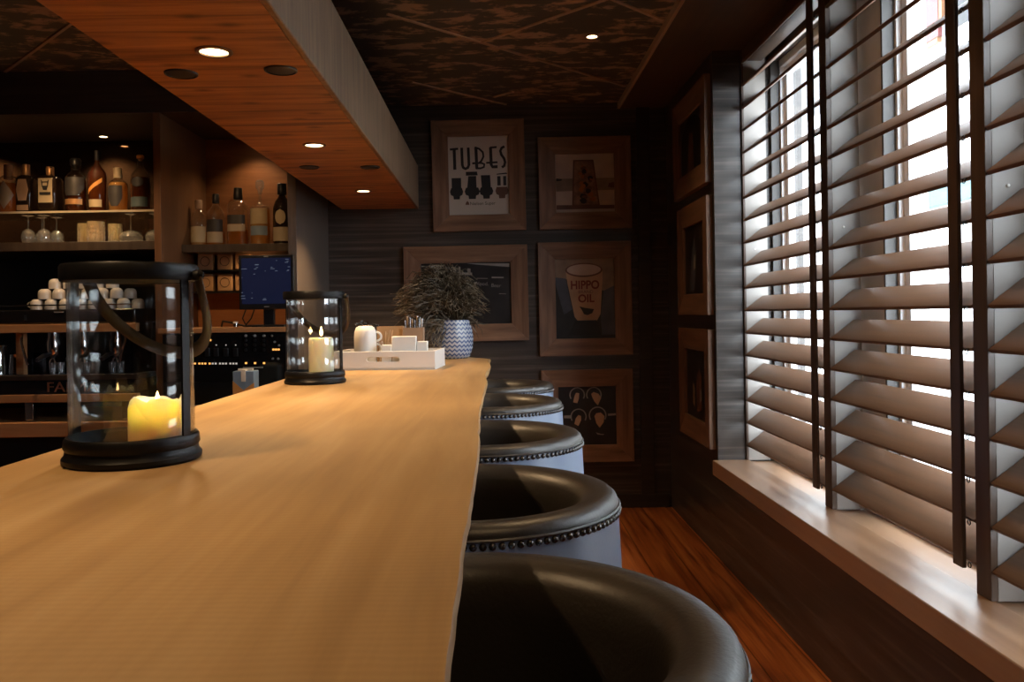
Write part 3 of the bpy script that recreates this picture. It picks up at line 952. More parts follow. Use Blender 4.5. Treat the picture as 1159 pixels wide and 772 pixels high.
candle((-0.532, 1.312, BT + 0.0135), 0.042, 0.082, 'short wide candle glowing yellow inside the near lantern', power=0.4)
candle((-0.582, 2.79, BT + 0.0135), 0.041, 0.138, 'tall cream candle burning inside the far lantern', power=0.45, inner=False)

# ------------------------------------------------------------------ white tray and what stands in it
TX, TY, TR = -0.452, 3.57, math.radians(-4)
tray = thing('serving_tray', 'white wooden tray with slotted handles on the far part of the bar', 'tray', (TX, TY, BT + 0.0004), TR)
W2, D2, H = 0.215, 0.15, 0.076
def panel_with_slot(w2, h, sl, sr, zc):
    lp = [(-w2, 0), (0, 0), (0, zc - sr)] + [(-sl + sr * math.cos(math.radians(a)), zc + sr * math.sin(math.radians(a))) for a in range(270, 89, -15)] + [(0, zc + sr), (0, h), (-w2, h)]
    rp = [(-x, z) for x, z in lp][::-1]
    return lp, rp
mb = MB()
mb.box(-W2, W2, -D2, D2, 0.0, 0.010)
for y0, y1 in ((-D2, -D2 + 0.012), (D2 - 0.012, D2)):
    for pl in panel_with_slot(W2, H, 0.058, 0.0095, 0.043):
        mb.prism(pl, y0, y1, 'Y')
mb.box(-W2, -W2 + 0.012, -D2 + 0.012, D2 - 0.012, 0.01, H); mb.box(W2 - 0.012, W2, -D2 + 0.012, D2 - 0.012, 0.01, H)
mb.build('tray_box', M['white'], tray, smooth=False, bevel=0.0015)
ZT = BT + 0.0107
# upside-down white mug with a second below it
mug = thing('white_mug', 'tall white mug turned upside down at the left of the tray', 'mug', (-0.545, 3.50, ZT))
MB().lathe([(0.043, 0.0), (0.046, 0.004), (0.0465, 0.12), (0.045, 0.145), (0.038, 0.163), (0.026, 0.170), (0.0, 0.171)], 36).build('mug_body', M['white'], mug, angle=60)
for zc in (0.075, 0.125):
    MB().tube([(0.044 + 0.022 * math.sin(PI * q / 10), 0, zc + 0.019 * math.cos(PI * q / 10)) for q in range(11)], 0.0045, 8).build('mug_handle', M['white'], mug)
jar = thing('stick_glass', 'clear glass holding wooden stirrers, in the tray beside the mug', 'glass', (-0.466, 3.556, ZT))
g = MB(); g.lathe([(0.0, 0.002), (0.026, 0.002), (0.031, 0.008), (0.034, 0.10)], 28, closed=False)
g.build('glass_body', M['clear'], jar)
for i in range(9):
    a = i * 2.4
    p0 = Vector((0.012 * math.cos(a), 0.012 * math.sin(a), 0.006)); p1 = Vector((0.028 * math.cos(a + 0.6), 0.028 * math.sin(a + 0.6), 0.138 + 0.006 * (i % 3)))
    o = MB().tube([tuple(p0), tuple(p1)], 0.0028, 5, flat=0.4).build('wooden_stirrer', M['kraft'], None, (-0.466, 3.556, ZT))
    tag(o, 'thin wooden stirrer standing in the small glass in the tray', 'stirrer', 'wooden stirrers in the glass')
kb = thing('kraft_box', 'open kraft card box at the back of the tray, behind the white packets', 'box', (-0.455, 3.645, ZT))
def open_box(w, d, h, mat, parent, name='box_walls', th=0.003):
    m = MB(); m.box(-w, w, -d, d, 0, th); m.box(-w, w, -d, -d + th, th, h); m.box(-w, w, d - th, d, th, h); m.box(-w, -w + th, -d + th, d - th, th, h); m.box(w - th, w, -d + th, d - th, th, h)
    return m.build(name, mat, parent, smooth=False)
open_box(0.055, 0.045, 0.165, M['kraft'], kb)
bb = thing('brown_box', 'brown card box with cutlery in the tray next to the plant', 'box', (-0.354, 3.62, ZT))
open_box(0.043, 0.04, 0.158, M['brownbox'], bb)
for i in range(8):
    a = -0.035 + 0.01 * i
    o = MB().tube([(a * 0.8, 0, 0.004), (a, 0.005 * (i % 2), 0.16), (a * 1.05, 0.004, 0.19 + 0.006 * ((i * 3) % 4))], [0.0025, 0.003, 0.0055], 6, flat=0.5).build('spoon', M['chrome'], None, (-0.354, 3.62, ZT))
    tag(o, 'metal spoon standing upright in the brown box in the tray', 'spoon', 'spoons in the brown box')
def packet(name, x, y, w, d, h, label, mat):
    o = MB().box(-w, w, -d, d, 0, h).build(name, mat, None, (x, y, ZT), bevel=0.003)
    return tag(o, label, 'packet', 'white packets in the tray')
packet('sugar_packet', -0.378, 3.46, 0.050, 0.022, 0.126, 'tall white packet in the tray, middle and highest of the white ones', M['white'])
packet('sugar_packet', -0.304, 3.465, 0.022, 0.02, 0.104, 'narrow white packet at the right of the tray', M['white'])
packet('sugar_packet', -0.450, 3.455, 0.020, 0.02, 0.092, 'low white packet in the tray, in front of the stirrers', M['white'])
bk = thing('wrapped_biscuit_basket', 'black basket of wrapped sachets behind the white mug', 'basket', (-0.563, 3.645, ZT))
open_box(0.045, 0.04, 0.15, M['blackp'], bk, 'basket')
rnd = random.Random(9)
for i in range(14):
    T = Matrix.Translation((rnd.uniform(-0.035, 0.045), rnd.uniform(-0.03, 0.03), 0.165 + rnd.uniform(0, 0.02))) @ Matrix.Rotation(rnd.uniform(-1, 1), 4, 'Y') @ Matrix.Rotation(rnd.uniform(-1, 1), 4, 'Z')
    MB().box(-0.016, 0.016, -0.007, 0.007, -0.003, 0.003, T=T).build('sachet', M['chrome'] if i % 4 == 0 else M['blackp'], bk, bevel=0.001)

# ------------------------------------------------------------------ plant in a chevron pot
PX, PY = -0.232, 4.30
pl = thing('potted_plant', 'bushy trailing grey-green plant in a blue and white chevron pot', 'plant', (PX, PY, BT))
MB().lathe([(0.0, 0.0), (0.085, 0.0), (0.098, 0.01), (0.112, 0.05), (0.116, 0.10), (0.110, 0.15), (0.098, 0.185), (0.096, 0.195), (0.088, 0.195), (0.088, 0.17), (0.0, 0.165)], 48).build('pot', M['chevron'], pl, angle=60)
fo = MB()
rnd = random.Random(21)
CXP, CZP = -0.045, 0.235
for i in range(2000):
    u = rnd.uniform(-0.62, 1.0); th = rnd.uniform(0, 2 * PI)
    rr = rnd.uniform(0.55, 1.0) ** 0.6 * rnd.uniform(0.9, 1.08)
    sq = math.sqrt(1 - u * u)
    ex = CXP + 0.25 * rr * sq * math.cos(th) ; ey = 0.20 * rr * sq * math.sin(th); ez = CZP + 0.235 * rr * u
    if u < 0 and math.cos(th) > 0.0 and math.sin(th) < 0.3: continue
    if u < -0.1 and math.cos(th) < 0: ez -= rnd.uniform(0, 0.13)
    sx, sy = rnd.uniform(-0.07, 0.05), rnd.uniform(-0.06, 0.06)
    k1 = rnd.uniform(0.25, 0.6)
    cx_, cy_, cz_ = sx + (ex - sx) * k1, sy + (ey - sy) * k1, max(0.18, ez) + rnd.uniform(0.02, 0.12)
    pts = []
    NP = 6
    ph = rnd.uniform(0, 6)
    for j in range(NP + 1):
        q = j / NP
        x = (1 - q) ** 2 * sx + 2 * q * (1 - q) * cx_ + q * q * ex
        y_ = (1 - q) ** 2 * sy + 2 * q * (1 - q) * cy_ + q * q * ey
        z = (1 - q) ** 2 * 0.16 + 2 * q * (1 - q) * cz_ + q * q * ez
        pts.append((x + 0.02 * math.sin(q * 8 + ph) * q, y_ + 0.02 * math.cos(q * 7 + ph) * q, max(0.012, z + 0.014 * math.sin(q * 9 + ph * 1.7))))
    fo.tube(pts, [0.003, 0.003, 0.0029, 0.0028, 0.0025, 0.002, 0.0011], 3, cap=False)
fo.build('foliage', M['foliage'], pl)

# ------------------------------------------------------------------ pictures
def framed(label, x, z, w, h, b, face='far', d=0.035, tilt=0.0, y=None):
    if face == 'far':
        t = thing('framed_picture', label, 'picture', (x, D - 0.001, z))
        rz = 0
    else:
        t = thing('framed_picture', label, 'picture', (XW - 0.001, y, z), -PI / 2)
    t['group'] = 'framed pictures on the far wall' if face == 'far' else 'framed pictures beside the window'
    t.rotation_euler = (0, tilt, t.rotation_euler[2])
    hw, hh = w / 2, h / 2
    iw, ih = hw - b, hh - b
    def board(outer, inner, mat):
        # mitred board: outer edge thick, sloping a little to the inner lip
        vs = [(outer[0][0], 0, outer[0][1]), (outer[1][0], 0, outer[1][1]), (outer[1][0], -d, outer[1][1]), (outer[0][0], -d, outer[0][1]),
              (inner[0][0], 0, inner[0][1]), (inner[1][0], 0, inner[1][1]), (inner[1][0], -d + 0.008, inner[1][1]), (inner[0][0], -d + 0.008, inner[0][1])]
        fs = [(0, 1, 2, 3), (3, 2, 6, 7), (7, 6, 5, 4), (4, 5, 1, 0), (0, 3, 7, 4), (1, 5, 6, 2)]
        return MB().add(vs, fs).build('frame_board', mat, t, smooth=False, bevel=0.0015)
    g = 0.0006
    board(((-hw, hh), (hw, hh)), ((-iw, ih), (iw, ih)), M['frame_h'])
    board(((-hw, -hh), (hw, -hh)), ((-iw, -ih), (iw, -ih)), M['frame_h'])
    board(((-hw, -hh), (-hw, hh)), ((-iw, -ih), (-iw, ih)), M['frame_v'])
    board(((hw, -hh), (hw, hh)), ((iw, -ih), (iw, ih)), M['frame_v'])
    return t, iw, ih

PYF = -0.012      # front of the print, in the picture's own space
def sheet(t, iw, ih, mat):
    return MB().box(-iw, iw, PYF, -0.002, -ih, ih).build('print', mat, t, smooth=False)
def flat(poly, name, mat, parent, lift=1):
    return MB().prism(poly, PYF - 0.0007 * lift, PYF - 0.0007 * lift + 0.0005, 'Y').build(name, mat, parent, smooth=False)

# TUBES poster
t, iw, ih = framed('tall framed poster reading TUBES above four radio valves', -0.099, 2.226, 0.616, 0.738, 0.108, tilt=-0.010)
pr = sheet(t, iw, ih, M['paperwhite'])
S = 0.4 / 508.0                    # poster width of the zoomed view in metres
def P2(x, y): return ((x - 290) * S, (395 - y) * S * 0.80)
y0, y1 = PYF - 0.0012, PYF - 0.0003
lw = 0.020
let = MB()
add_stroke(let, [P2(52, 112), P2(122, 106)], 0.014, y0, y1); add_stroke(let, [P2(88, 108), P2(90, 326)], lw, y0, y1)
let.build('lettering', M['ink'], pr, smooth=False)
let = MB(); add_stroke(let, [P2(152, 96), P2(154, 280), P2(162, 308), P2(180, 320), P2(200, 308), P2(210, 280), P2(207, 96)], lw * 0.9, y0, y1); let.build('lettering', M['ink'], pr, smooth=False)
let = MB(); add_stroke(let, [P2(272, 94), P2(276, 322)], lw, y0, y1)
add_stroke(let, [P2(262, 96), P2(300, 112), P2(330, 150), P2(334, 195), P2(316, 240), P2(296, 262)], 0.013, y0, y1)
add_stroke(let, [P2(238, 264), P2(316, 262), P2(340, 276), P2(336, 306), P2(308, 318), P2(268, 318)], 0.013, y0, y1); let.build('lettering', M['ink'], pr, smooth=False)
let = MB(); add_stroke(let, [P2(396, 98), P2(398, 280), P2(408, 306), P2(452, 306)], lw, y0, y1); add_stroke(let, [P2(392, 102), P2(448, 98)], 0.013, y0, y1)
add_stroke(let, [P2(356, 262), P2(452, 258)], 0.012, y0, y1); let.build('lettering', M['ink'], pr, smooth=False)
let = MB(); add_stroke(let, [P2(514, 94), P2(490, 108), P2(478, 140), P2(486, 180), P2(508, 220), P2(516, 260), P2(508, 298), P2(488, 314)], lw * 0.85, y0, y1); let.build('lettering', M['ink'], pr, smooth=False)
def valve(xc, top, wtop, base_w, mat, basemat, shape):
    m = MB()
    if shape == 0: m.prism([P2(xc - wtop, top), P2(xc + wtop, top), P2(xc + wtop, 530), P2(xc - wtop, 530)], y0, y1, 'Y')
    if shape == 1:
        m.prism([P2(xc - 50, top), P2(xc + 44, top), P2(xc + 50, top + 40), P2(xc - 50, top + 40)], y0, y1, 'Y')
        m.prism([P2(xc - 30, top + 46), P2(xc + 36, top + 46), P2(xc + 38, 530), P2(xc - 42, 530)], y0, y1, 'Y')
    if shape == 2:
        m.prism([P2(xc - 44, top), P2(xc + 34, top), P2(xc + 38, 530), P2(xc - 38, 530)], y0, y1, 'Y')
    if shape == 3:
        m.prism([P2(xc - 44, top + 10), P2(xc + 40, top), P2(xc + 50, top + 14), P2(xc - 40, top + 20)], y0, y1, 'Y')
        m.prism([P2(xc - 38, top + 36), P2(xc - 10, top + 36), P2(xc - 10, 505), P2(xc - 38, 505)], y0, y1, 'Y')
        m.prism([P2(xc + 12, top + 36), P2(xc + 38, top + 36), P2(xc + 38, 505), P2(xc + 12, 505)], y0, y1, 'Y')
    vo = m.build('valve_drawing', mat, pr, smooth=False)
    q = MB().prism([P2(xc - base_w * 0.8, 520), P2(xc + base_w * 0.8, 520), P2(xc + base_w, 560), P2(xc + base_w * 0.85, 595), P2(xc + base_w * 0.5, 606), P2(xc + base_w * 0.45, 640), P2(xc - base_w * 0.45, 640), P2(xc - base_w * 0.5, 606), P2(xc - base_w * 0.85, 595), P2(xc - base_w, 560)], y0 - 0.0003, y1, 'Y')
    q.build('valve_drawing', basemat, pr, smooth=False)
valve(100, 415, 40, 56, M['ink'], M['ink'], 0)
valve(232, 352, 40, 64, M['ink'], M['ink'], 1)
valve(352, 392, 40, 58, M['ink'], M['ink'], 2)
valve(484, 370, 40, 56, M['ink'], M['inkbrown'], 3)
let = MB(); let.prism([P2(172, 700), P2(178, 675), P2(190, 660), P2(202, 678), P2(206, 702)], y0, y1, 'Y'); let.build('logo', M['inkbrown'], pr, smooth=False)
p = P2(318, 690); text_obj('Nielsen Super', 'small_lettering', 0.030, M['ink'], pr, (p[0], PYF - 0.0006, p[1]))

# glass picture
t, iw, ih = framed('framed print of one patterned drinking glass, at the upper right of the far wall', 0.606, 2.166, 0.614, 0.612, 0.112, tilt=-0.006)
pr = sheet(t, iw, ih, M['paperpink'])
G = 0.395 / 690.0
def P3(x, y): return ((x - 420) * G, (390 - y) * G * 0.93)
flat([P3(80, 330), P3(760, 330), P3(780, 480), P3(85, 490)], 'background_band', M['printtan'], pr, 1)
flat([P3(290, 100), P3(525, 100), P3(590, 670), P3(540, 700), P3(330, 700), P3(268, 670)], 'glass_drawing', M['inkbrown'], pr, 2)
flat([P3(304, 116), P3(512, 116), P3(572, 660), P3(286, 660)], 'glass_drawing', M['glassprint'], pr, 3)
rnd = random.Random(4)
for i in range(22):
    yy = 190 + i * 20
    hw_ = 80 + (yy - 116) * 0.055
    xx = 430 + rnd.uniform(-hw_, hw_) * 0.75
    rr = rnd.uniform(18, 42)
    poly = [P3(xx + rr * math.cos(a) * rnd.uniform(0.6, 1.2), yy + rr * math.sin(a) * rnd.uniform(0.6, 1.1)) for a in [2 * PI * q / 9 for q in range(9)]]
    flat(poly, 'flower_blot', [M['inkorange'], M['inkbrown'], M['inkorange'], M['ink']][i % 4] if yy < 470 else [M['ink'], M['inkbrown'], M['inkorange']][i % 3], pr, 4 + i * 0.1)
flat([P3(85, 660), P3(760, 670), P3(760, 715), P3(85, 715)], 'table_shadow_band', M['inkbrown'], pr, 1.5)
flat([P3(90, 325), P3(155, 335), P3(150, 355), P3(90, 362)], 'background_blot', M['ink'], pr, 2)
flat([P3(700, 395), P3(760, 385), P3(770, 455), P3(690, 445)], 'background_blot', M['inkbrown'], pr, 2)

# wide dark picture behind the plant
t, iw, ih = framed('wide framed dark photograph partly hidden behind the bushy plant', -0.193, 1.442, 0.822, 0.636, 0.113, tilt=-0.008)
pr = sheet(t, iw, ih, M['printdark'])
Q = 0.592 / 890.0
def P4(x, y): return ((x - 513) * Q, (384 - y) * Q * 0.66 * 1.0)
def P4(x, y): return ((x - 513) * Q, ih - (y - 75) * Q)
flat([P4(520, 80), P4(950, 90), P4(948, 126), P4(600, 92)], 'pale_wedge', M['printgrey'], pr, 1)
for (xa, ya, xb, yb) in ((70, 95, 130, 112), (165, 90, 270, 130), (310, 112, 410, 130), (310, 130, 330, 190), (395, 130, 412, 190), (440, 110, 460, 190), (460, 170, 575, 200), (530, 130, 560, 180), (620, 230, 730, 240), (770, 220, 890, 238), (840, 388, 910, 398)):
    flat([P4(xa, ya), P4(xb, ya + 4), P4(xb, yb), P4(xa, yb - 4)], 'label_mark', M['printgrey'], pr, 1)
for s, x, y in (('Cool', 375, 216), ('VEA', 503, 262), ('Wood.', 665, 288), ('Beer', 812, 310)):
    p = P4(x, y); text_obj(s, 'handwritten_lettering', 0.034, M['printgrey'], pr, (p[0], PYF - 0.0009, p[1]), (PI / 2, 0.06, 0))

# HIPPO OIL picture
t, iw, ih = framed('framed photograph of a paper cup marked HIPPO OIL', 0.597, 1.397, 0.618, 0.756, 0.113, tilt=-0.006)
pr = sheet(t, iw, ih, M['printdark'])
K = 0.392 / 500.0
def P5(x, y): return ((x - 312) * K, ih - (y - 66) * K * 1.0 * (2 * ih / (652 * K)))
flat([P5(60, 66), P5(560, 66), P5(560, 300), P5(470, 330), P5(120, 220), P5(60, 215)], 'background_wall', M['printtan'], pr, 1)
flat([P5(60, 215), P5(150, 225), P5(200, 480), P5(130, 520), P5(70, 300)], 'background_left', M['printblue'], pr, 1.2)
flat([P5(470, 330), P5(560, 290), P5(560, 690), P5(450, 690), P5(440, 560)], 'blue_shirt', M['printblue'], pr, 1.3)
flat([P5(150, 150), P5(464, 150), P5(462, 240), P5(440, 520), P5(400, 590), P5(260, 590), P5(220, 540), P5(165, 270)], 'cup_drawing', M['cupcard'], pr, 2)
def ell(cx, cy, rx, ry, n=28): return [P5(cx + rx * math.cos(2 * PI * q / n), cy + ry * math.sin(2 * PI * q / n)) for q in range(n)]
flat(ell(306, 158, 158, 58), 'cup_rim', M['inkbrown'], pr, 2.5)
flat(ell(306, 156, 144, 46), 'cup_opening', M['cuplid'], pr, 3)
p = P5(312, 283); text_obj('HIPPO', 'lettering', 0.078, M['inkred'], pr, (p[0], PYF - 0.0024, p[1]), sx=0.88, bold=0.0022)
p = P5(318, 338); text_obj('BRAND', 'lettering', 0.030, M['inkbrown'], pr, (p[0], PYF - 0.0024, p[1]))
p = P5(320, 394); text_obj('OIL', 'lettering', 0.072, M['inkred'], pr, (p[0], PYF - 0.0024, p[1]), sx=0.95, bold=0.0022)
flat([P5(262, 455), P5(310, 468), P5(385, 480), P5(370, 512), P5(330, 528), P5(300, 520), P5(285, 490)], 'animal_drawing', M['ink'], pr, 3)
flat([P5(225, 570), P5(405, 570), P5(440, 690), P5(160, 690)], 'dark_hand', M['ink'], pr, 3.2)

# lowest picture, partly behind the stools
t, iw, ih = framed('lowest framed picture on the far wall, four rings with wooden tongues', 0.601, 0.618, 0.608, 0.615, 0.113, tilt=-0.006)
pr = sheet(t, iw, ih, M['printdark'])
V = 0.382 / 640.0
def P6(x, y): return ((x - 372) * V, ih - (y - 66) * V)
for cx, cy, r in ((262, 160, 80), (448, 160, 80), (272, 402, 84), (485, 392, 92)):
    m = MB(); add_stroke(m, [P6(cx + r * math.cos(math.radians(a)), cy + r * math.sin(math.radians(a))) for a in range(150, 400, 10)], 0.008, PYF - 0.0018, PYF - 0.0008)
    m.build('ring_drawing', M['printgrey'], pr, smooth=False)
for poly, mt in (([(232, 170), (250, 135), (285, 140), (280, 200), (262, 250), (215, 240)], 'cupcard'), ([(418, 150), (445, 130), (500, 150), (528, 200), (490, 280), (455, 240), (432, 195)], 'cupcard'),
                 ([(240, 420), (270, 382), (300, 395), (300, 440), (268, 505), (225, 480)], 'cupcard'), ([(448, 400), (470, 368), (520, 360), (560, 400), (550, 470), (505, 530), (470, 480)], 'cupcard')):
    flat([P6(*q) for q in poly], 'wooden_tongue', M[mt], pr, 3)
flat([P6(110, 385), P6(190, 385), P6(190, 420), P6(110, 415)], 'pale_bar', M['printgrey'], pr, 1)
flat([P6(600, 375), P6(690, 372), P6(690, 395), P6(600, 400)], 'pale_bar', M['printgrey'], pr, 1)
flat([P6(460, 580), P6(520, 600), P6(555, 600), P6(545, 612), P6(480, 606)], 'pale_bar', M['printgrey'], pr, 1)

# three pictures on the right wall
RP = [('uppermost of three framed pictures beside the window, dark arched shape', 2.271, 0.575, 4.835, 0.79),
      ('middle of three framed pictures beside the window', 1.598, 0.636, 4.79, 0.715),
      ('lowest of three framed pictures beside the window, just above the sill end', 0.886, 0.632, 4.79, 0.715)]
for i, (l, z, h, yc, w) in enumerate(RP):
    t, iw, ih = framed(l, 0, z, w, h, 0.12, face='right', y=yc)
    pr = sheet(t, iw, ih, M['printdark'])
    if i == 0:
        flat([(-iw * 0.9, -ih), (iw * 0.9, -ih), (iw * 0.9, 0.02)] + arc(0, 0.02, iw * 0.9, 0, 180, 12, ih * 0.8) + [(-iw * 0.9, 0.02)], 'arch_drawing', M['ink'], pr, 1)
        flat([(-0.1, -ih), (0.06, -ih), (0.03, 0.05), (-0.05, 0.07)], 'figure_drawing', M['inkbrown'], pr, 2)
    elif i == 1:
        flat([(-0.13, -ih * 0.9), (-0.02, -ih * 0.9), (0.03, 0.0), (-0.02, 0.12), (-0.09, 0.02)], 'figure_drawing', M['printblue'], pr, 1)
        flat([(-0.03, -0.06), (0.02, -0.05), (0.01, 0.02), (-0.02, 0.03)], 'figure_drawing', M['printgrey'], pr, 2)
    else:
        flat([(0.0, -0.16), (0.10, -0.14), (0.11, 0.05), (0.05, 0.09), (-0.01, 0.02)], 'figure_drawing', M['inkbrown'], pr, 1)
        flat([(0.07, -0.10), (0.12, -0.08), (0.11, -0.02), (0.08, -0.03)], 'figure_drawing', M['printgrey'], pr, 2)
        flat([(-0.10, -0.12), (-0.05, -0.13), (-0.04, -0.02), (-0.09, 0.0)], 'figure_drawing', M['printtan'], pr, 2)

# ------------------------------------------------------------------ back bar
CY = 4.70
XR0, XR1 = -1.157, -1.108      # right end panel
XD0, XD1 = -1.905, -1.865      # divider
XC0 = -3.3
cab = thing('back_bar_cabinet', 'dark wooden back bar shelving behind the counter', 'shelving', (0, 0, 0))
box('end_panel', M['cab_face'], XR0, XR1, CY, D, 0, CZ, cab, 0.002)
box('divider_panel', M['nichewall'], XD0, XD1, CY, D, 0, 2.46, cab, 0.002)
box('fascia', M['dark_wood'], XC0, XR0, CY, CY + 0.03, 2.46, CZ, cab, 0.002)
box('niche_top', M['dark_wood'], XC0, XR0, CY + 0.03, D, 2.46, 2.49, cab)
box('mirror_back', M['mirror'], XC0, XD0, 5.44, 5.46, 1.744, 2.46, cab)
box('lower_back', M['blackp'], XC0, XD0, 5.44, 5.46, 0.0, 1.744, cab)
box('niche_back', M['nicheback'], XD1, XR0, 5.44, 5.46, 0.0, 2.46, cab)
box('lower_niche_back', M['nichelow'], XD1, XR0, 5.265, 5.28, 1.25, 1.697, cab)
sg = box('glass_shelf', M['shelfglass'], XC0, XD0, 4.76, 5.10, 1.913, 1.925, cab); sg['label'] = 'thin glass shelf'
box('shelf_edge', M['glassedge'], XC0, XD0, 4.757, 4.760, 1.9135, 1.9245, cab)
box('bottle_shelf', M['cab'], XC0, XD0, CY + 0.01, 5.44, 1.695, 1.744, cab, 0.002)
box('bottle_shelf', M['cab'], XD1, XR0, 5.0, 5.44, 1.697, 1.744, cab, 0.002)
box('wooden_ledge', M['ledge'], XD1, XR0, 4.63, 5.44, 1.222, 1.250, cab, 0.002)
box('lower_carcass', M['blackp'], XD1, XR0, 4.955, 5.44, 0.0, 1.222, cab)
lp = MB(); lp.box(XD1, XR0, 5.15, 5.265, 1.590, 1.598); lp.box(XD1, XR0, 5.15, 5.265, 1.459, 1.467)
lp.build('small_shelf', M['blackp'], cab)
wt = thing('work_counter', 'wooden work counter with thick front edge under the coffee machine', 'counter', (0, 0, 0))
box('worktop', M['ledge'], XC0, XD0 - 0.003, 4.62, 5.435, 0.662, 0.742, wt, 0.004)
box('base_unit', M['blackp'], XC0, XD0 - 0.003, 4.68, 5.435, 0.0, 0.662, wt)

# small pale boxes with a round emboss
EB = MB().box(-0.05, 0.05, -0.03, 0.0, 0, 0.108)
for k2, (x0, z) in enumerate([(-1.785, 1.599), (-1.665, 1.599), (-1.556, 1.599), (-1.785, 1.468), (-1.665, 1.468), (-1.556, 1.468)]):
    t = thing('coaster_box', ['square tan box with round emboss, upper row, left one', 'square tan box with round emboss, upper row, middle one', 'square tan box of the upper row, half hidden by the monitor',
              'square tan box of the lower row, next to the near lantern handle', 'square tan box with round emboss, lower row, middle one', 'square tan box of the lower row, half hidden by the monitor'][k2], 'box', (x0, 5.20, z + 0.0005), group='square tan boxes behind the monitor')
    if k2 == 0:
        b0 = MB().box(-0.047, 0.047, -0.03, 0.03, 0, 0.108).build('box_body', M['coaster'], t, bevel=0.006)
        rg = MB().tube([(0.028 * math.cos(2 * PI * q / 24), -0.0305, 0.054 + 0.028 * math.sin(2 * PI * q / 24)) for q in range(25)], 0.0018, 6).build('round_emboss', M['strap'], t)
    else:
        for src in (b0, rg):
            c = src.copy(); C.objects.link(c); c.parent = t

# monitor
mo = thing('monitor', 'small black monitor with a dark blue screen on the back bar ledge', 'monitor', (-1.265, 4.655, 1.25))
box('screen_casing', M['blackp'], -0.152, 0.152, -0.015, 0.025, 0.098, 0.398, mo, 0.004)
scn = box('screen', M['screen'], -0.136, 0.136, -0.0165, -0.015, 0.128, 0.382, mo)
tx = MB()
rnd = random.Random(2)
for i in range(26):
    x = rnd.choice([-0.125, -0.085, -0.06, -0.02, 0.0, 0.03, 0.06, 0.12]) + rnd.uniform(-0.01, 0.01); z = rnd.uniform(0.29, 0.375) if i < 18 else rnd.uniform(0.14, 0.28)
    wv = rnd.uniform(0.002, 0.012)
    tx.box(x - wv, min(0.133, x + wv), -0.0172, -0.0166, z, z + 0.003)
tx.build('screen_text', M['screentext'], scn, smooth=False)
MB().box(-0.012, 0.012, -0.016, -0.0145, 0.387, 0.392).build('badge', M['greyplate'], mo)
MB().box(-0.014, 0.014, -0.0158, -0.0145, 0.110, 0.115).build('badge', M['greyplate'], mo)
m = MB(); m.box(-0.03, 0.03, 0.025, 0.05, 0.01, 0.22); m.box(-0.09, 0.09, -0.0, 0.11, 0.0, 0.012)
m.build('stand', M['blackp'], mo, bevel=0.003)
cb = MB().tube([(-1.42, 4.78, 1.256), (-1.43, 4.74, 1.30), (-1.40, 4.71, 1.35), (-1.375, 4.70, 1.37)], 0.004, 6)
cb.tube([(-1.43, 4.78, 1.255), (-1.38, 4.74, 1.30), (-1.35, 4.71, 1.36)], 0.004, 6)
tag(cb.build('monitor_cable', M['blackp']), 'thin black cable looping below the monitor', 'cable')
cb = MB().tube([(-1.60, 4.9, 1.256), (-1.58, 4.86, 1.285), (-1.52, 4.84, 1.275), (-1.45, 4.83, 1.256), (-1.34, 4.83, 1.256)], 0.006, 6)
tag(cb.build('power_cable', M['blackp']), 'black cable lying on the ledge left of the monitor', 'cable')
wb = thing('bottle_cap_tin', 'tiny white and silver tin on the ledge left of the monitor', 'tin', (-1.475, 4.76, 1.2502))
MB().lathe([(0.0, 0.0), (0.013, 0.0), (0.013, 0.028), (0.0, 0.028)], 16).build('tin_body', M['chrome'], wb)
MB().lathe([(0.014, 0.022), (0.014, 0.032), (0.0, 0.033)], 16).build('lid', M['white'], wb)

# audio mixer rack
MYF = 4.66
mx = thing('audio_mixer', 'black audio mixing desk with amber lights under the ledge', 'mixer', (-1.47, MYF, 0.94))
def ml(x, y): 
    p = pt(x, y, MYF); return p.x + 1.47, p.z - 0.94
box('casing', M['blackp'], -0.385, 0.305, 0.004, 0.28, -0.1178, 0.276, mx, 0.002)
box('faceplate', M['blackgloss'], -0.38, 0.30, 0.0, 0.004, 0.01, 0.274, mx)
for x in (235, 245, 256, 267):
    a, z = ml(x, 398)
    box('fader_block', M['blackp'], a - 0.013, a + 0.013, -0.012, 0.0, z - 0.026, z + 0.02, mx, 0.002)
    box('channel_light', M['whiteled'], a - 0.003, a + 0.003, -0.003, 0.0, z + 0.034, z + 0.039, mx)
for i in range(15):
    x = 214 + 3.4 * i + 1.5 * (i // 3)
    a, z = ml(x, 411.5)
    box('indicator_light', M['amberled'] if x < 240 else M['whiteled'], a - 0.0048, a + 0.0048, -0.003, 0.0, z - 0.0045, z + 0.0045, mx)
for x, y in ((278.6, 411), (288.8, 411), (299, 411), (309.5, 395.6), (312.5, 395.6), (315.5, 395.6), (238, 385)):
    a, z = ml(x, y); box('indicator_light', M['amberled'], a - 0.0055, a + 0.0055, -0.003, 0.0, z - 0.005, z + 0.005, mx)
for x in (278.6, 288.8, 299):
    for y in (380, 385, 390.5, 396):
        a, z = ml(x, y)
        kb2 = MB().lathe([(0.008, 0.0), (0.0075, 0.012), (0.006, 0.014), (0.0, 0.014)], 12, T=Matrix.Translation((a, 0, z)) @ Matrix.Rotation(PI / 2, 4, 'X')).build('knob', M['greyplate'] if y == 380 else M['blackp'], mx)
for x, y in ((308, 380), (316, 391), (311, 387), (309, 406), (315, 406)):
    a, z = ml(x, y)
    MB().lathe([(0.006, 0.0), (0.0055, 0.01), (0.0, 0.011)], 12, T=Matrix.Translation((a, 0, z)) @ Matrix.Rotation(PI / 2, 4, 'X')).build('knob', M['greyplate'], mx)
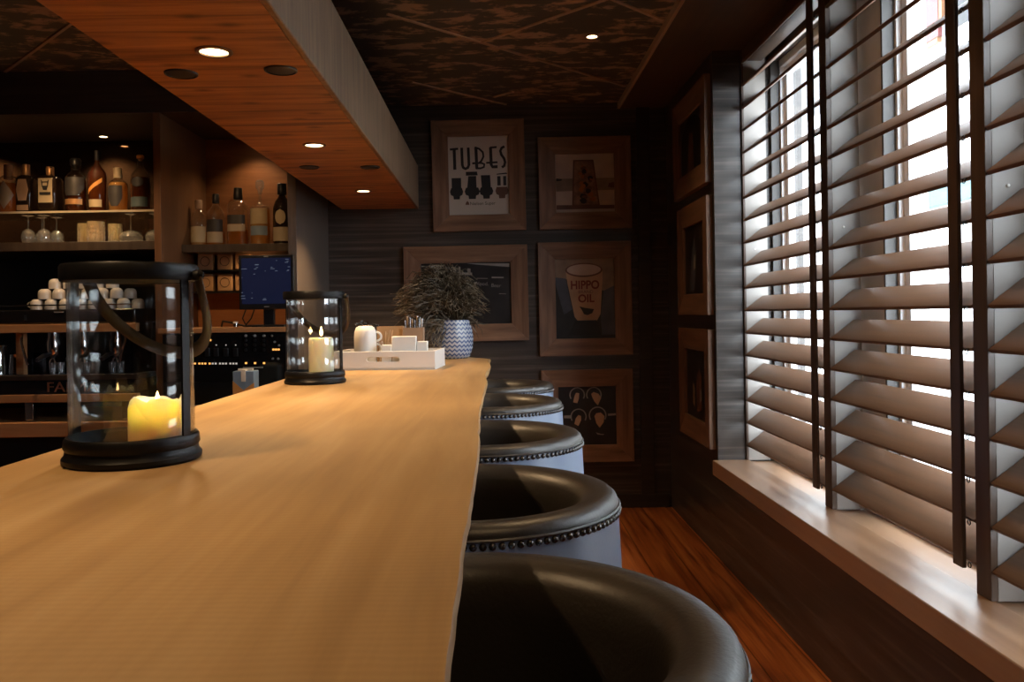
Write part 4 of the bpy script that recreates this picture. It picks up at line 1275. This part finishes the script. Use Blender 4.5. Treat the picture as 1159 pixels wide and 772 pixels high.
a, z = ml(286.5, 416); box('name_plate', M['greyplate'], a - 0.055, a + 0.055, -0.002, 0.0, z - 0.004, z + 0.004, mx)

# blue carton standing behind the bar
ct = thing('drink_carton', 'blue and white carton with orange print standing behind the bar', 'carton', (-1.56, 4.36, 0.8222))
p = pt(262, 418, 4.36); q = pt(287, 440, 4.36)
ct.location = ((p.x + q.x) / 2, 4.42, 0.8222)
hw = (q.x - p.x) / 2 * 0.98
hh = p.z - 0.822 - 0.012
box('carton_body', M['carton_blue'], -hw, hw, -0.045, 0.045, 0.0, hh, ct, 0.004)
box('white_stripe', M['carton_white'], -0.012, 0.012, -0.047, 0.0, hh - 0.055, hh + 0.008, ct, 0.002)
MB().prism([(-hw, hh - 0.05), (0, hh - 0.10), (hw, hh - 0.06), (hw, hh - 0.16), (-hw, hh - 0.16)], -0.0465, -0.044, 'Y').build('orange_print', M['carton_orange'], ct, smooth=False)
MB().box(-hw * 0.7, hw * 0.7, -0.01, 0.01, hh, hh + 0.012).build('top_fold', M['carton_white'], ct, bevel=0.002)
# a stand for it: narrow lower shelf behind the bar
ws = thing('under_bar_unit', 'dark low unit behind the bar carrying the blue carton', 'cabinet', (0, 0, 0))
box('unit_body', M['blackp'], -1.86, -1.16, 4.25, 4.945, 0.0, 0.79, ws)
box('unit_top', M['dark_wood'], -1.862, -1.158, 4.24, 4.947, 0.79, 0.8219, ws, 0.002)

# ------------------------------------------------------------------ coffee machine
EY = 4.47
ES = 4.66 / 4.47
def EW(x, y, z):
    return (x * ES, 4.66 + (y - EY) * ES, EYE + (z - EYE) * ES)
em = thing('espresso_machine', 'black espresso machine with wooden trim strips on the work counter', 'coffee machine', EW(-2.32, EY, 0.8222))
em.scale = (ES, ES, ES)
z0 = -0.8222
box('top_housing', M['blackgloss'], -0.62, 0.40, 0.0, 0.40, 1.285 + z0, 1.362 + z0, em, 0.008)
wt1 = box('wooden_trim', M['ledge'], -0.62, 0.41, -0.012, 0.03, 1.240 + z0, 1.284 + z0, em, 0.003)
box('rear_housing', M['blackgloss'], -0.62, 0.40, 0.22, 0.40, 0.93 + z0, 1.285 + z0, em, 0.004)
box('drip_tray', M['dark_wood'], -0.62, 0.41, 0.0, 0.24, 0.985 + z0, 1.012 + z0, em, 0.003)
box('drip_grid', M['chrome'], -0.60, 0.39, 0.02, 0.2, 1.012 + z0, 1.016 + z0, em)
box('base_panel', M['blackgloss'], -0.62, 0.40, 0.01, 0.40, 0.909 + z0, 0.985 + z0, em, 0.003)
box('wooden_trim', M['ledge'], -0.62, 0.41, -0.012, 0.03, 0.868 + z0, 0.909 + z0, em, 0.003)
for x in (-0.5, -0.19, 0.33):
    box('foot', M['chrome'], x - 0.022, x + 0.022, 0.03, 0.075, -0.0572, 0.868 + z0, em, 0.003)
box('side_support', M['ledge'], -0.255, -0.215, 0.03, 0.07, 1.016 + z0, 1.24 + z0, em, 0.002)
text_obj('FAEMA', 'raised_lettering', 0.075, M['letter'], em, (0.055, 0.0085, 0.945 + z0), sx=1.2, extrude=0.002)
for x in (-0.10, 0.06, 0.24):
    gh = MB().lathe([(0.0, 0.0), (0.034, 0.0), (0.036, 0.012), (0.036, 0.05), (0.030, 0.07), (0.030, 0.105), (0.0, 0.105)], 24).build('group_head', M['chrome'], em, (x, 0.12, 1.135 + z0), angle=40)
    MB().lathe([(0.0, -0.035), (0.016, -0.034), (0.03, -0.02), (0.033, -0.002), (0.0, -0.001)], 24).build('filter_basket', M['chrome'], gh)
    MB().tube([(0.0, -0.03, -0.012), (0.0, -0.10, -0.02), (0.0, -0.17, -0.04)], [0.009, 0.013, 0.011], 10).build('filter_handle', M['blackp'], gh)
    sp = MB(); sp.tube([(0, 0, -0.034), (-0.012, -0.01, -0.05), (-0.015, -0.012, -0.065)], 0.005, 6); sp.tube([(0, 0, -0.034), (0.012, -0.01, -0.05), (0.015, -0.012, -0.065)], 0.005, 6)
    sp.build('spout', M['chrome'], gh)
MB().tube([(-0.215, 0.02, 1.235 + z0), (-0.205, -0.005, 1.19 + z0), (-0.18, -0.02, 1.12 + z0), (-0.165, -0.02, 1.07 + z0)], 0.007, 8).build('steam_wand', M['chrome'], em)
MB().tube([(0.34, 0.02, 1.235 + z0), (0.345, -0.005, 1.19 + z0), (0.33, -0.02, 1.12 + z0), (0.32, -0.02, 1.07 + z0)], 0.007, 8).build('steam_wand', M['chrome'], em)
MB().box(-0.03, 0.02, -0.003, 0.0, 1.345 + z0, 1.350 + z0).build('badge', M['greyplate'], em)
MB().box(-0.19, -0.175, -0.003, 0.0, 1.305 + z0, 1.335 + z0).build('badge', M['chrome'], em)
MB().tube([(-0.60, 0.012, 1.385 + z0), (0.38, 0.012, 1.385 + z0)], 0.004, 6).build('cup_rail', M['chrome'], em)
# small glasses under the groups
sgm = None
for i, x in enumerate((-0.10, -0.065, 0.045, 0.08, 0.225, 0.262)):
    l = 'small clear espresso glass on the drip grid of the coffee machine'
    o = MB().lathe([(0.0, 0.003), (0.016, 0.003), (0.018, 0.0), (0.022, 0.06), (0.0205, 0.06), (0.0165, 0.006), (0.0, 0.006)], 20, closed=False).build('espresso_glass', M['stemglass'], None, EW(-2.32 + x, EY + 0.11 + 0.02 * (i % 2), 1.0165))
    tag(o, l, 'glass', 'small glasses under the coffee groups')
# steel pitchers at the left end
for i, (x, h, r, l) in enumerate(((-2.71, 0.16, 0.046, 'tall steel milk jug at the left end of the coffee machine'), (-2.615, 0.11, 0.036, 'short steel milk jug beside the wooden support'))):
    j = thing('milk_jug', l, 'jug', EW(x, EY + 0.10, 1.0165), (2.6, 1.9)[i])
    MB().lathe([(0.0, 0.0), (r, 0.0), (r * 1.05, h * 0.2), (r * 0.9, h * 0.7), (r * 0.85, h * 0.9), (r * 0.95, h), (r * 0.9, h), (r * 0.8, h * 0.9), (0.0, h * 0.2)], 28).build('jug_body', M['chrome'], j, angle=50)
    MB().tube([(r * 0.9 + 0.03 * math.sin(PI * q / 8), 0, h * 0.55 + h * 0.28 * math.cos(PI * q / 8)) for q in range(9)], 0.004, 6).build('jug_handle', M['chrome'], j)
# cups on top
def cup_mesh():
    t = thing('espresso_cup', 'white espresso cup turned upside down, piled on the coffee machine', 'cup', group='white cups piled on the coffee machine')
    MB().lathe([(0.031, 0.0), (0.0335, 0.001), (0.0335, 0.03), (0.030, 0.045), (0.022, 0.053), (0.018, 0.056), (0.0, 0.055)], 24).build('cup_body', M['porc'], t, angle=50)
    MB().tube([(-0.032 - 0.018 * math.sin(PI * q / 8), 0, 0.028 + 0.014 * math.cos(PI * q / 8)) for q in range(9)], 0.0035, 6).build('cup_handle', M['porc'], t)
    return t
cup0 = cup_mesh()
spots = []
for i in range(7):
    spots.append((-2.475 + 0.078 * i, EY + 0.06, 1.3622))
for i in range(7):
    spots.append((-2.44 + 0.078 * i, EY + 0.16, 1.3622))
for i in range(6):
    spots.append((-2.44 + 0.078 * i, EY + 0.075, 1.4185))
for i in range(5):
    spots.append((-2.40 + 0.078 * i, EY + 0.11, 1.4748))
for i in range(6):
    spots.append((-2.405 + 0.078 * i, EY + 0.165, 1.4185))
for i, s_ in enumerate(spots):
    c = cup0 if i == 0 else copy_tree(cup0)
    c.location = EW(*s_)
    c.scale = (ES, ES, ES)
    c.rotation_euler = (0, 0, (0 if i == 0 else (-1) * (PI / 2 + random.Random(i).uniform(-0.3, 0.3))))

# ------------------------------------------------------------------ bottles and glasses
def bottle(x, y, z, r, h, label, style, glass_m, liquid=None, fill=0.6, cap=None, labels=(), power=None, aspect=1.0):
    """style: list of (radius factor, height factor) for the glass"""
    t = thing('liquor_bottle', label, 'bottle', (x, y, z), group='liquor bottles on the back bar shelves')
    prof = [(0.0, 0.0)] + [(r * a, h * b) for a, b in style]
    MB().lathe(prof + [(0.0, prof[-1][1])], 32, power=power, aspect=aspect, closed=False).build('bottle_glass', M[glass_m], t, angle=50)
    def rad(zf):
        pr = style
        for (a, b), (c, d) in zip(pr, pr[1:]):
            if b <= zf <= d and d > b: return r * (a + (c - a) * (zf - b) / (d - b))
        return r
    if liquid:
        lp = [(0.0, h * 0.015)]
        for i in range(13):
            zf = 0.015 + (fill - 0.015) * i / 12
            lp.append((rad(zf) * 0.93, h * zf))
        lp.append((0.0, h * fill))
        MB().lathe(lp, 28, power=power, aspect=aspect, closed=False).build('liquid', M[liquid], t, angle=60)
    if cap:
        cm, cz0, cz1, cr, shape = cap
        if shape == 'ball':
            MB().lathe([(cr * 0.5, h * cz0), (cr * 0.55, h * (cz0 + 0.25 * (cz1 - cz0))), (cr, h * (cz0 + 0.4 * (cz1 - cz0))), (cr * 1.05, h * (cz0 + 0.85 * (cz1 - cz0))), (cr * 0.8, h * cz1), (0, h * cz1)], 20).build('stopper', M[cm], t, angle=50)
        else:
            MB().lathe([(cr, h * cz0), (cr * 1.02, h * cz0 + 0.002), (cr, h * cz1 - 0.003), (cr * 0.9, h * cz1), (0.0, h * cz1)], 20).build('cap', M[cm], t, angle=50)
    for (lm, l0, l1, half, shape) in labels:
        # a patch that follows the bottle, centred on the side that faces the room
        vs, fs = [], []
        NA, NZ = 12, 8
        for i in range(NZ + 1):
            v = i / NZ
            zf = l0 + (l1 - l0) * v
            if shape == 'oval': wv = math.sqrt(max(0.0, 1 - (2 * v - 1) ** 2)) or 0.02
            elif shape == 'hex': wv = 0.7 + 0.3 * (1 - abs(2 * v - 1))
            elif shape == 'diamond': wv = max(0.03, 1 - abs(2 * v - 1))
            elif shape == 'shield': wv = 1.0 if v > 0.4 else 0.45 + 0.55 * v / 0.4
            elif shape == 'slash': wv = 1.0
            else: wv = 1.0
            for kx in range(NA + 1):
                u = -1 + 2 * kx / NA
                a = math.radians(-90 + half * wv * u)
                c, s = math.cos(a), math.sin(a)
                d = (abs(c) ** power + abs(s) ** power) ** (-1.0 / power) if power else 1.0
                zz = zf
                if shape == 'slash': zz = l0 + (l1 - l0) * (0.25 * v + 0.75 * (u + 1) / 2)
                rr = rad(min(zz, 0.99)) + 0.0008
                vs.append((rr * d * c, rr * d * s * aspect, h * zz))
        for i in range(NZ):
            for kx in range(NA):
                fs.append((i * (NA + 1) + kx, i * (NA + 1) + kx + 1, (i + 1) * (NA + 1) + kx + 1, (i + 1) * (NA + 1) + kx))
        MB().add(vs, fs).build('label', M[lm], t)
    return t
ROUND = [(0.93, 0.0), (1.0, 0.015), (1.0, 0.55), (0.96, 0.61), (0.78, 0.69), (0.45, 0.76), (0.33, 0.80), (0.30, 0.95), (0.34, 0.955), (0.34, 0.97)]
SHOULD = [(0.95, 0.0), (1.0, 0.015), (1.0, 0.66), (0.96, 0.71), (0.75, 0.755), (0.38, 0.78), (0.33, 0.80), (0.31, 0.93), (0.35, 0.935), (0.35, 0.95)]
TALL = [(0.78, 0.0), (0.82, 0.015), (0.92, 0.35), (0.98, 0.55), (0.92, 0.64), (0.55, 0.72), (0.30, 0.78), (0.22, 0.86), (0.20, 0.97), (0.24, 0.975), (0.24, 0.985)]
SQUAT = [(0.86, 0.0), (0.93, 0.02), (1.0, 0.40), (0.97, 0.60), (0.80, 0.68), (0.42, 0.73), (0.34, 0.76), (0.33, 0.9), (0.36, 0.91)]
BELL = [(0.93, 0.0), (0.98, 0.015), (1.0, 0.55), (0.94, 0.66), (0.70, 0.72), (0.42, 0.76), (0.40, 0.80), (0.46, 0.84), (0.36, 0.9), (0.32, 0.93)]
DECANT = [(0.95, 0.0), (1.0, 0.012), (1.0, 0.56), (0.93, 0.60), (0.5, 0.625), (0.24, 0.65), (0.15, 0.72), (0.15, 0.78), (0.24, 0.80)]
ZS = 1.9253
LB = 4.87
bottle(-2.815, LB, ZS, 0.050, 0.285, 'amber bottle with pale diamond label and copper cap, far left on the glass shelf', SHOULD, 'clear', 'amber', 0.62, ('copper', 0.70, 1.0, 0.024, 'cyl'), [('palelabel', 0.08, 0.66, 62, 'diamond')])
bottle(-2.711, LB, ZS, 0.047, 0.285, 'dark squarish bottle with a dark hexagonal label, second from left on the glass shelf', SHOULD, 'dkglass', None, 0, ('copper', 0.78, 1.0, 0.021, 'cyl'), [('brownbox', 0.25, 0.68, 38, 'hex'), ('brownbox', 0.05, 0.16, 36, 'rect')], power=5)
b3 = bottle(-2.573, LB, ZS, 0.056, 0.28, 'black square bottle with a cream emblem label on the glass shelf', SHOULD, 'dkglass', None, 0, ('copper', 0.78, 0.96, 0.022, 'cyl'), [('cream', 0.20, 0.70, 36, 'rect')], power=6)
# emblem and word band of the cream label
em2 = MB()
yb = -0.0585
em2.prism([(-0.017, 0.148), (-0.024, 0.190), (-0.014, 0.176), (0.014, 0.176), (0.024, 0.190), (0.017, 0.148), (0.010, 0.128), (-0.010, 0.128)], yb - 0.0008, yb, 'Y')
em2.box(-0.032, 0.032, yb - 0.0008, yb, 0.100, 0.116)
em2.build('label_emblem', M['ink'], b3, smooth=False)
MB().box(-0.013, 0.013, yb - 0.0012, yb - 0.0009, 0.152, 0.170).build('label_emblem', M['cream'], b3, smooth=False)
bottle(-2.424, LB, ZS, 0.058, 0.315, 'clear bottle with a big dark label and black stopper on the glass shelf', BELL, 'clear', 'redamber', 0.60, ('blackp', 0.80, 1.0, 0.030, 'ball'), [('darklabel', 0.30, 0.64, 75, 'shield'), ('copper', 0.14, 0.24, 60, 'rect')])
bottle(-2.300, LB, ZS, 0.052, 0.36, 'tall slim red-brown bottle with a slanted orange label on the glass shelf', TALL, 'redamber', None, 0, ('darklabel', 0.84, 1.0, 0.013, 'cyl'), [('orangelabel', 0.28, 0.55, 55, 'slash'), ('cream', 0.08, 0.20, 55, 'rect')])
bottle(-2.180, LB, ZS, 0.055, 0.258, 'squat golden bottle with a dark five-sided label on the glass shelf', SQUAT, 'clear', 'gold', 0.66, ('cream', 0.76, 1.0, 0.024, 'cyl'), [('darklabel', 0.12, 0.58, 48, 'shield')])
bottle(-2.048, LB, ZS, 0.055, 0.33, 'round-shouldered amber bottle with a dark teal label, last on the glass shelf', ROUND, 'clear', 'redamber', 0.60, ('orangelabel', 0.90, 1.0, 0.02, 'ball'), [('teallabel', 0.08, 0.25, 62, 'rect'), ('darklabel', 0.42, 0.60, 40, 'oval')])
ZR = 1.7442
RB = 5.15
bottle(-1.812, RB, ZR, 0.049, 0.285, 'clear bottle with a cream label, first from left on the right-hand shelf', ROUND, 'clear', 'gold', 0.30, ('brownbox', 0.80, 1.0, 0.022, 'cyl'), [('cream', 0.08, 0.42, 70, 'rect')])
bottle(-1.707, RB, ZR, 0.055, 0.32, 'round-shouldered bottle with dark and pale labels, second on the right-hand shelf', ROUND, 'clear', 'amber', 0.24, ('blackp', 0.82, 1.0, 0.021, 'cyl'), [('darklabel', 0.27, 0.50, 62, 'rect'), ('palelabel', 0.06, 0.26, 62, 'rect')])
bottle(-1.570, RB, ZR, 0.060, 0.355, 'square-shouldered bottle with a black label and black cap, middle of the right-hand shelf', SHOULD, 'clear', 'amber', 0.28, ('blackp', 0.80, 1.0, 0.026, 'cyl'), [('darklabel', 0.37, 0.52, 50, 'rect'), ('palelabel', 0.24, 0.36, 50, 'rect')], power=3.5)
bottle(-1.435, RB, ZR, 0.060, 0.40, 'decanter bottle with a glass stopper and pale blue label on the right-hand shelf', DECANT, 'clear', 'gold', 0.55, ('stemglass', 0.80, 1.0, 0.026, 'ball'), [('cream', 0.32, 0.56, 58, 'rect'), ('bluelabel', 0.15, 0.29, 58, 'rect')])
bottle(-1.300, RB, ZR, 0.056, 0.385, 'dark bottle with oval cream label, last on the right-hand shelf', ROUND, 'dkglass', None, 0, ('blackp', 0.80, 0.98, 0.028, 'cyl'), [('cream', 0.32, 0.56, 34, 'oval'), ('palelabel', 0.06, 0.28, 62, 'rect')])

ZL = 1.7442
def upside_glass(x, y, r, h, label, name='stem_glass', hb=0.085, fr=0.036):
    t = thing(name, label, 'glass', (x, y, ZL), group='upturned stem glasses on the lower shelf')
    g = MB()
    g.lathe([(r * 0.78, 0.0), (r * 0.95, hb * 0.25), (r, hb * 0.5), (r * 0.8, hb * 0.8), (r * 0.35, hb * 0.97), (0.005, hb)], 24, closed=False)
    g.lathe([(r * 0.76, 0.0), (r * 0.93, hb * 0.25), (r * 0.97, hb * 0.5), (r * 0.77, hb * 0.79), (0.0, hb * 0.96)], 24, closed=False)
    g.build('bowl', M['stemglass'], t)
    MB().lathe([(0.0045, hb), (0.0035, hb + 0.01), (0.0035, h - 0.012), (0.008, h - 0.005)], 12, closed=False).build('stem', M['stemglass'], t)
    MB().lathe([(0.0, h - 0.006), (0.008, h - 0.005), (fr, h - 0.001), (fr, h), (0.0, h)], 24).build('foot', M['stemglass'], t)
    return t
for x, y, l in ((-2.665, 4.80, 'upturned stem glass, front left of the cluster below the black square bottle'), (-2.575, 4.80, 'upturned stem glass, front right of the cluster below the black square bottle'),
                (-2.64, 4.90, 'upturned stem glass, rear left of the cluster below the black square bottle'), (-2.555, 4.90, 'upturned stem glass, rear right of the cluster below the black square bottle')):
    upside_glass(x, y, 0.038, 0.160, l)
upside_glass(-2.10, 4.85, 0.068, 0.166, 'wide upturned wine glass below the teal-labelled bottle', 'wine_glass', hb=0.072, fr=0.034)
upside_glass(-1.965, 4.85, 0.050, 0.166, 'upturned wine glass at the end of the shelf against the divider', 'wine_glass', hb=0.072, fr=0.03)
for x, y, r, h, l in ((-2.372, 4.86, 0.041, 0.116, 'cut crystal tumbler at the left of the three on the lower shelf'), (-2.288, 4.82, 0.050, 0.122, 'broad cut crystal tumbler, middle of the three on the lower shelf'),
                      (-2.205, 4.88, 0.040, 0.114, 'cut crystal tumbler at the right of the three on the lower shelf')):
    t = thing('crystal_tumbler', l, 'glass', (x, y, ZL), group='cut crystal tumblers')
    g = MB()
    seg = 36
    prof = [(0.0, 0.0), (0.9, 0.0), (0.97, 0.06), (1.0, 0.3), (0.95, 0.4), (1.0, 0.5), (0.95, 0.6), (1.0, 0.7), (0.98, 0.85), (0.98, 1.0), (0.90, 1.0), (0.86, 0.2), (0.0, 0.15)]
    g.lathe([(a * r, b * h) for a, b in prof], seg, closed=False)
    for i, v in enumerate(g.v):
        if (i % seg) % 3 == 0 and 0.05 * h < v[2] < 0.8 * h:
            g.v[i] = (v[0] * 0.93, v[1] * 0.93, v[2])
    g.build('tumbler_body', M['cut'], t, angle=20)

# ------------------------------------------------------------------ lights
wd = bpy.data.worlds.new('overcast_sky')
sc.world = wd
wd.use_nodes = True
bg = wd.node_tree.nodes['Background']
bg.inputs['Color'].default_value = (0.86, 0.93, 1.0, 1)
bg.inputs['Strength'].default_value = 17.0
for i, (y0, y1) in enumerate(WIN):
    ld = bpy.data.lights.new('window_portal', 'AREA')
    ld.shape = 'RECTANGLE'
    ld.size = 2.04
    ld.size_y = y1 - y0
    ld.cycles.is_portal = True
    lo = bpy.data.objects.new('window_portal', ld)
    C.objects.link(lo)
    lo.location = (1.60, (y0 + y1) / 2, 1.58)
    lo.rotation_euler = (0, PI / 2, 0)
def spot(name, loc, aim, energy, size=80, blend=0.8, col=(1.0, 0.60, 0.28), r=0.02):
    ld = bpy.data.lights.new(name, 'SPOT'); ld.energy = energy; ld.color = col
    ld.spot_size = math.radians(size); ld.spot_blend = blend; ld.shadow_soft_size = r
    lo = bpy.data.objects.new(name, ld); C.objects.link(lo); lo.location = loc
    d = Vector(aim) - Vector(loc)
    lo.rotation_euler = d.to_track_quat('-Z', 'Y').to_euler()
NL = [(-2.455, 5.29, 'small recessed shelf light over the glass shelf, mirrored behind the bottles'), (-1.52, 5.26, 'small recessed light over the right-hand bottle shelf')]
for x, y, l in NL:
    downlight(x, y, 2.46, l, r=0.034, group='small lights in the back bar', energy=(30 if x < -2 else 9))
spot('unseen_shelf_lamp', (-3.22, 5.29, 2.45), (-3.22, 5.29, 1.0), 30, 118)  # second shelf lamp, unseen, added beyond the left of the view
spot('unseen_shelf_lamp', (-1.45, 5.10, 1.68), (-1.5, 5.3, 1.3), 2.5, 150)  # unseen lamp added under the shelf to brighten the low niche
spot('shelf_front_fill', (-2.30, 3.60, 2.69), (-2.38, 4.87, 1.86), 54, 42, 1.0)  # unseen spot added to brighten the bottle fronts and tumblers
spot('shelf_front_fill', (-1.60, 3.80, 2.69), (-1.50, 5.15, 1.48), 46, 46, 1.0)  # unseen spot added for the right-hand bottles, boxes and low niche
spot('counter_fill', (-2.3, 4.45, 2.62), (-2.3, 4.62, 0.9), 60, 80)  # unseen fill added to brighten the counter and wooden trims

sc.view_settings.view_transform = 'Standard'
sc.view_settings.look = 'None'
sc.view_settings.exposure = 0.0
sc.view_settings.gamma = 1.0
sc.view_settings.use_curve_mapping = False
sc.cycles.max_bounces = 10
sc.cycles.diffuse_bounces = 4
sc.cycles.glossy_bounces = 5
sc.cycles.transparent_max_bounces = 24
sc.cycles.caustics_reflective = False
sc.cycles.caustics_refractive = False
sc.cycles.sample_clamp_indirect = 4.0
sc.cycles.use_denoising = True
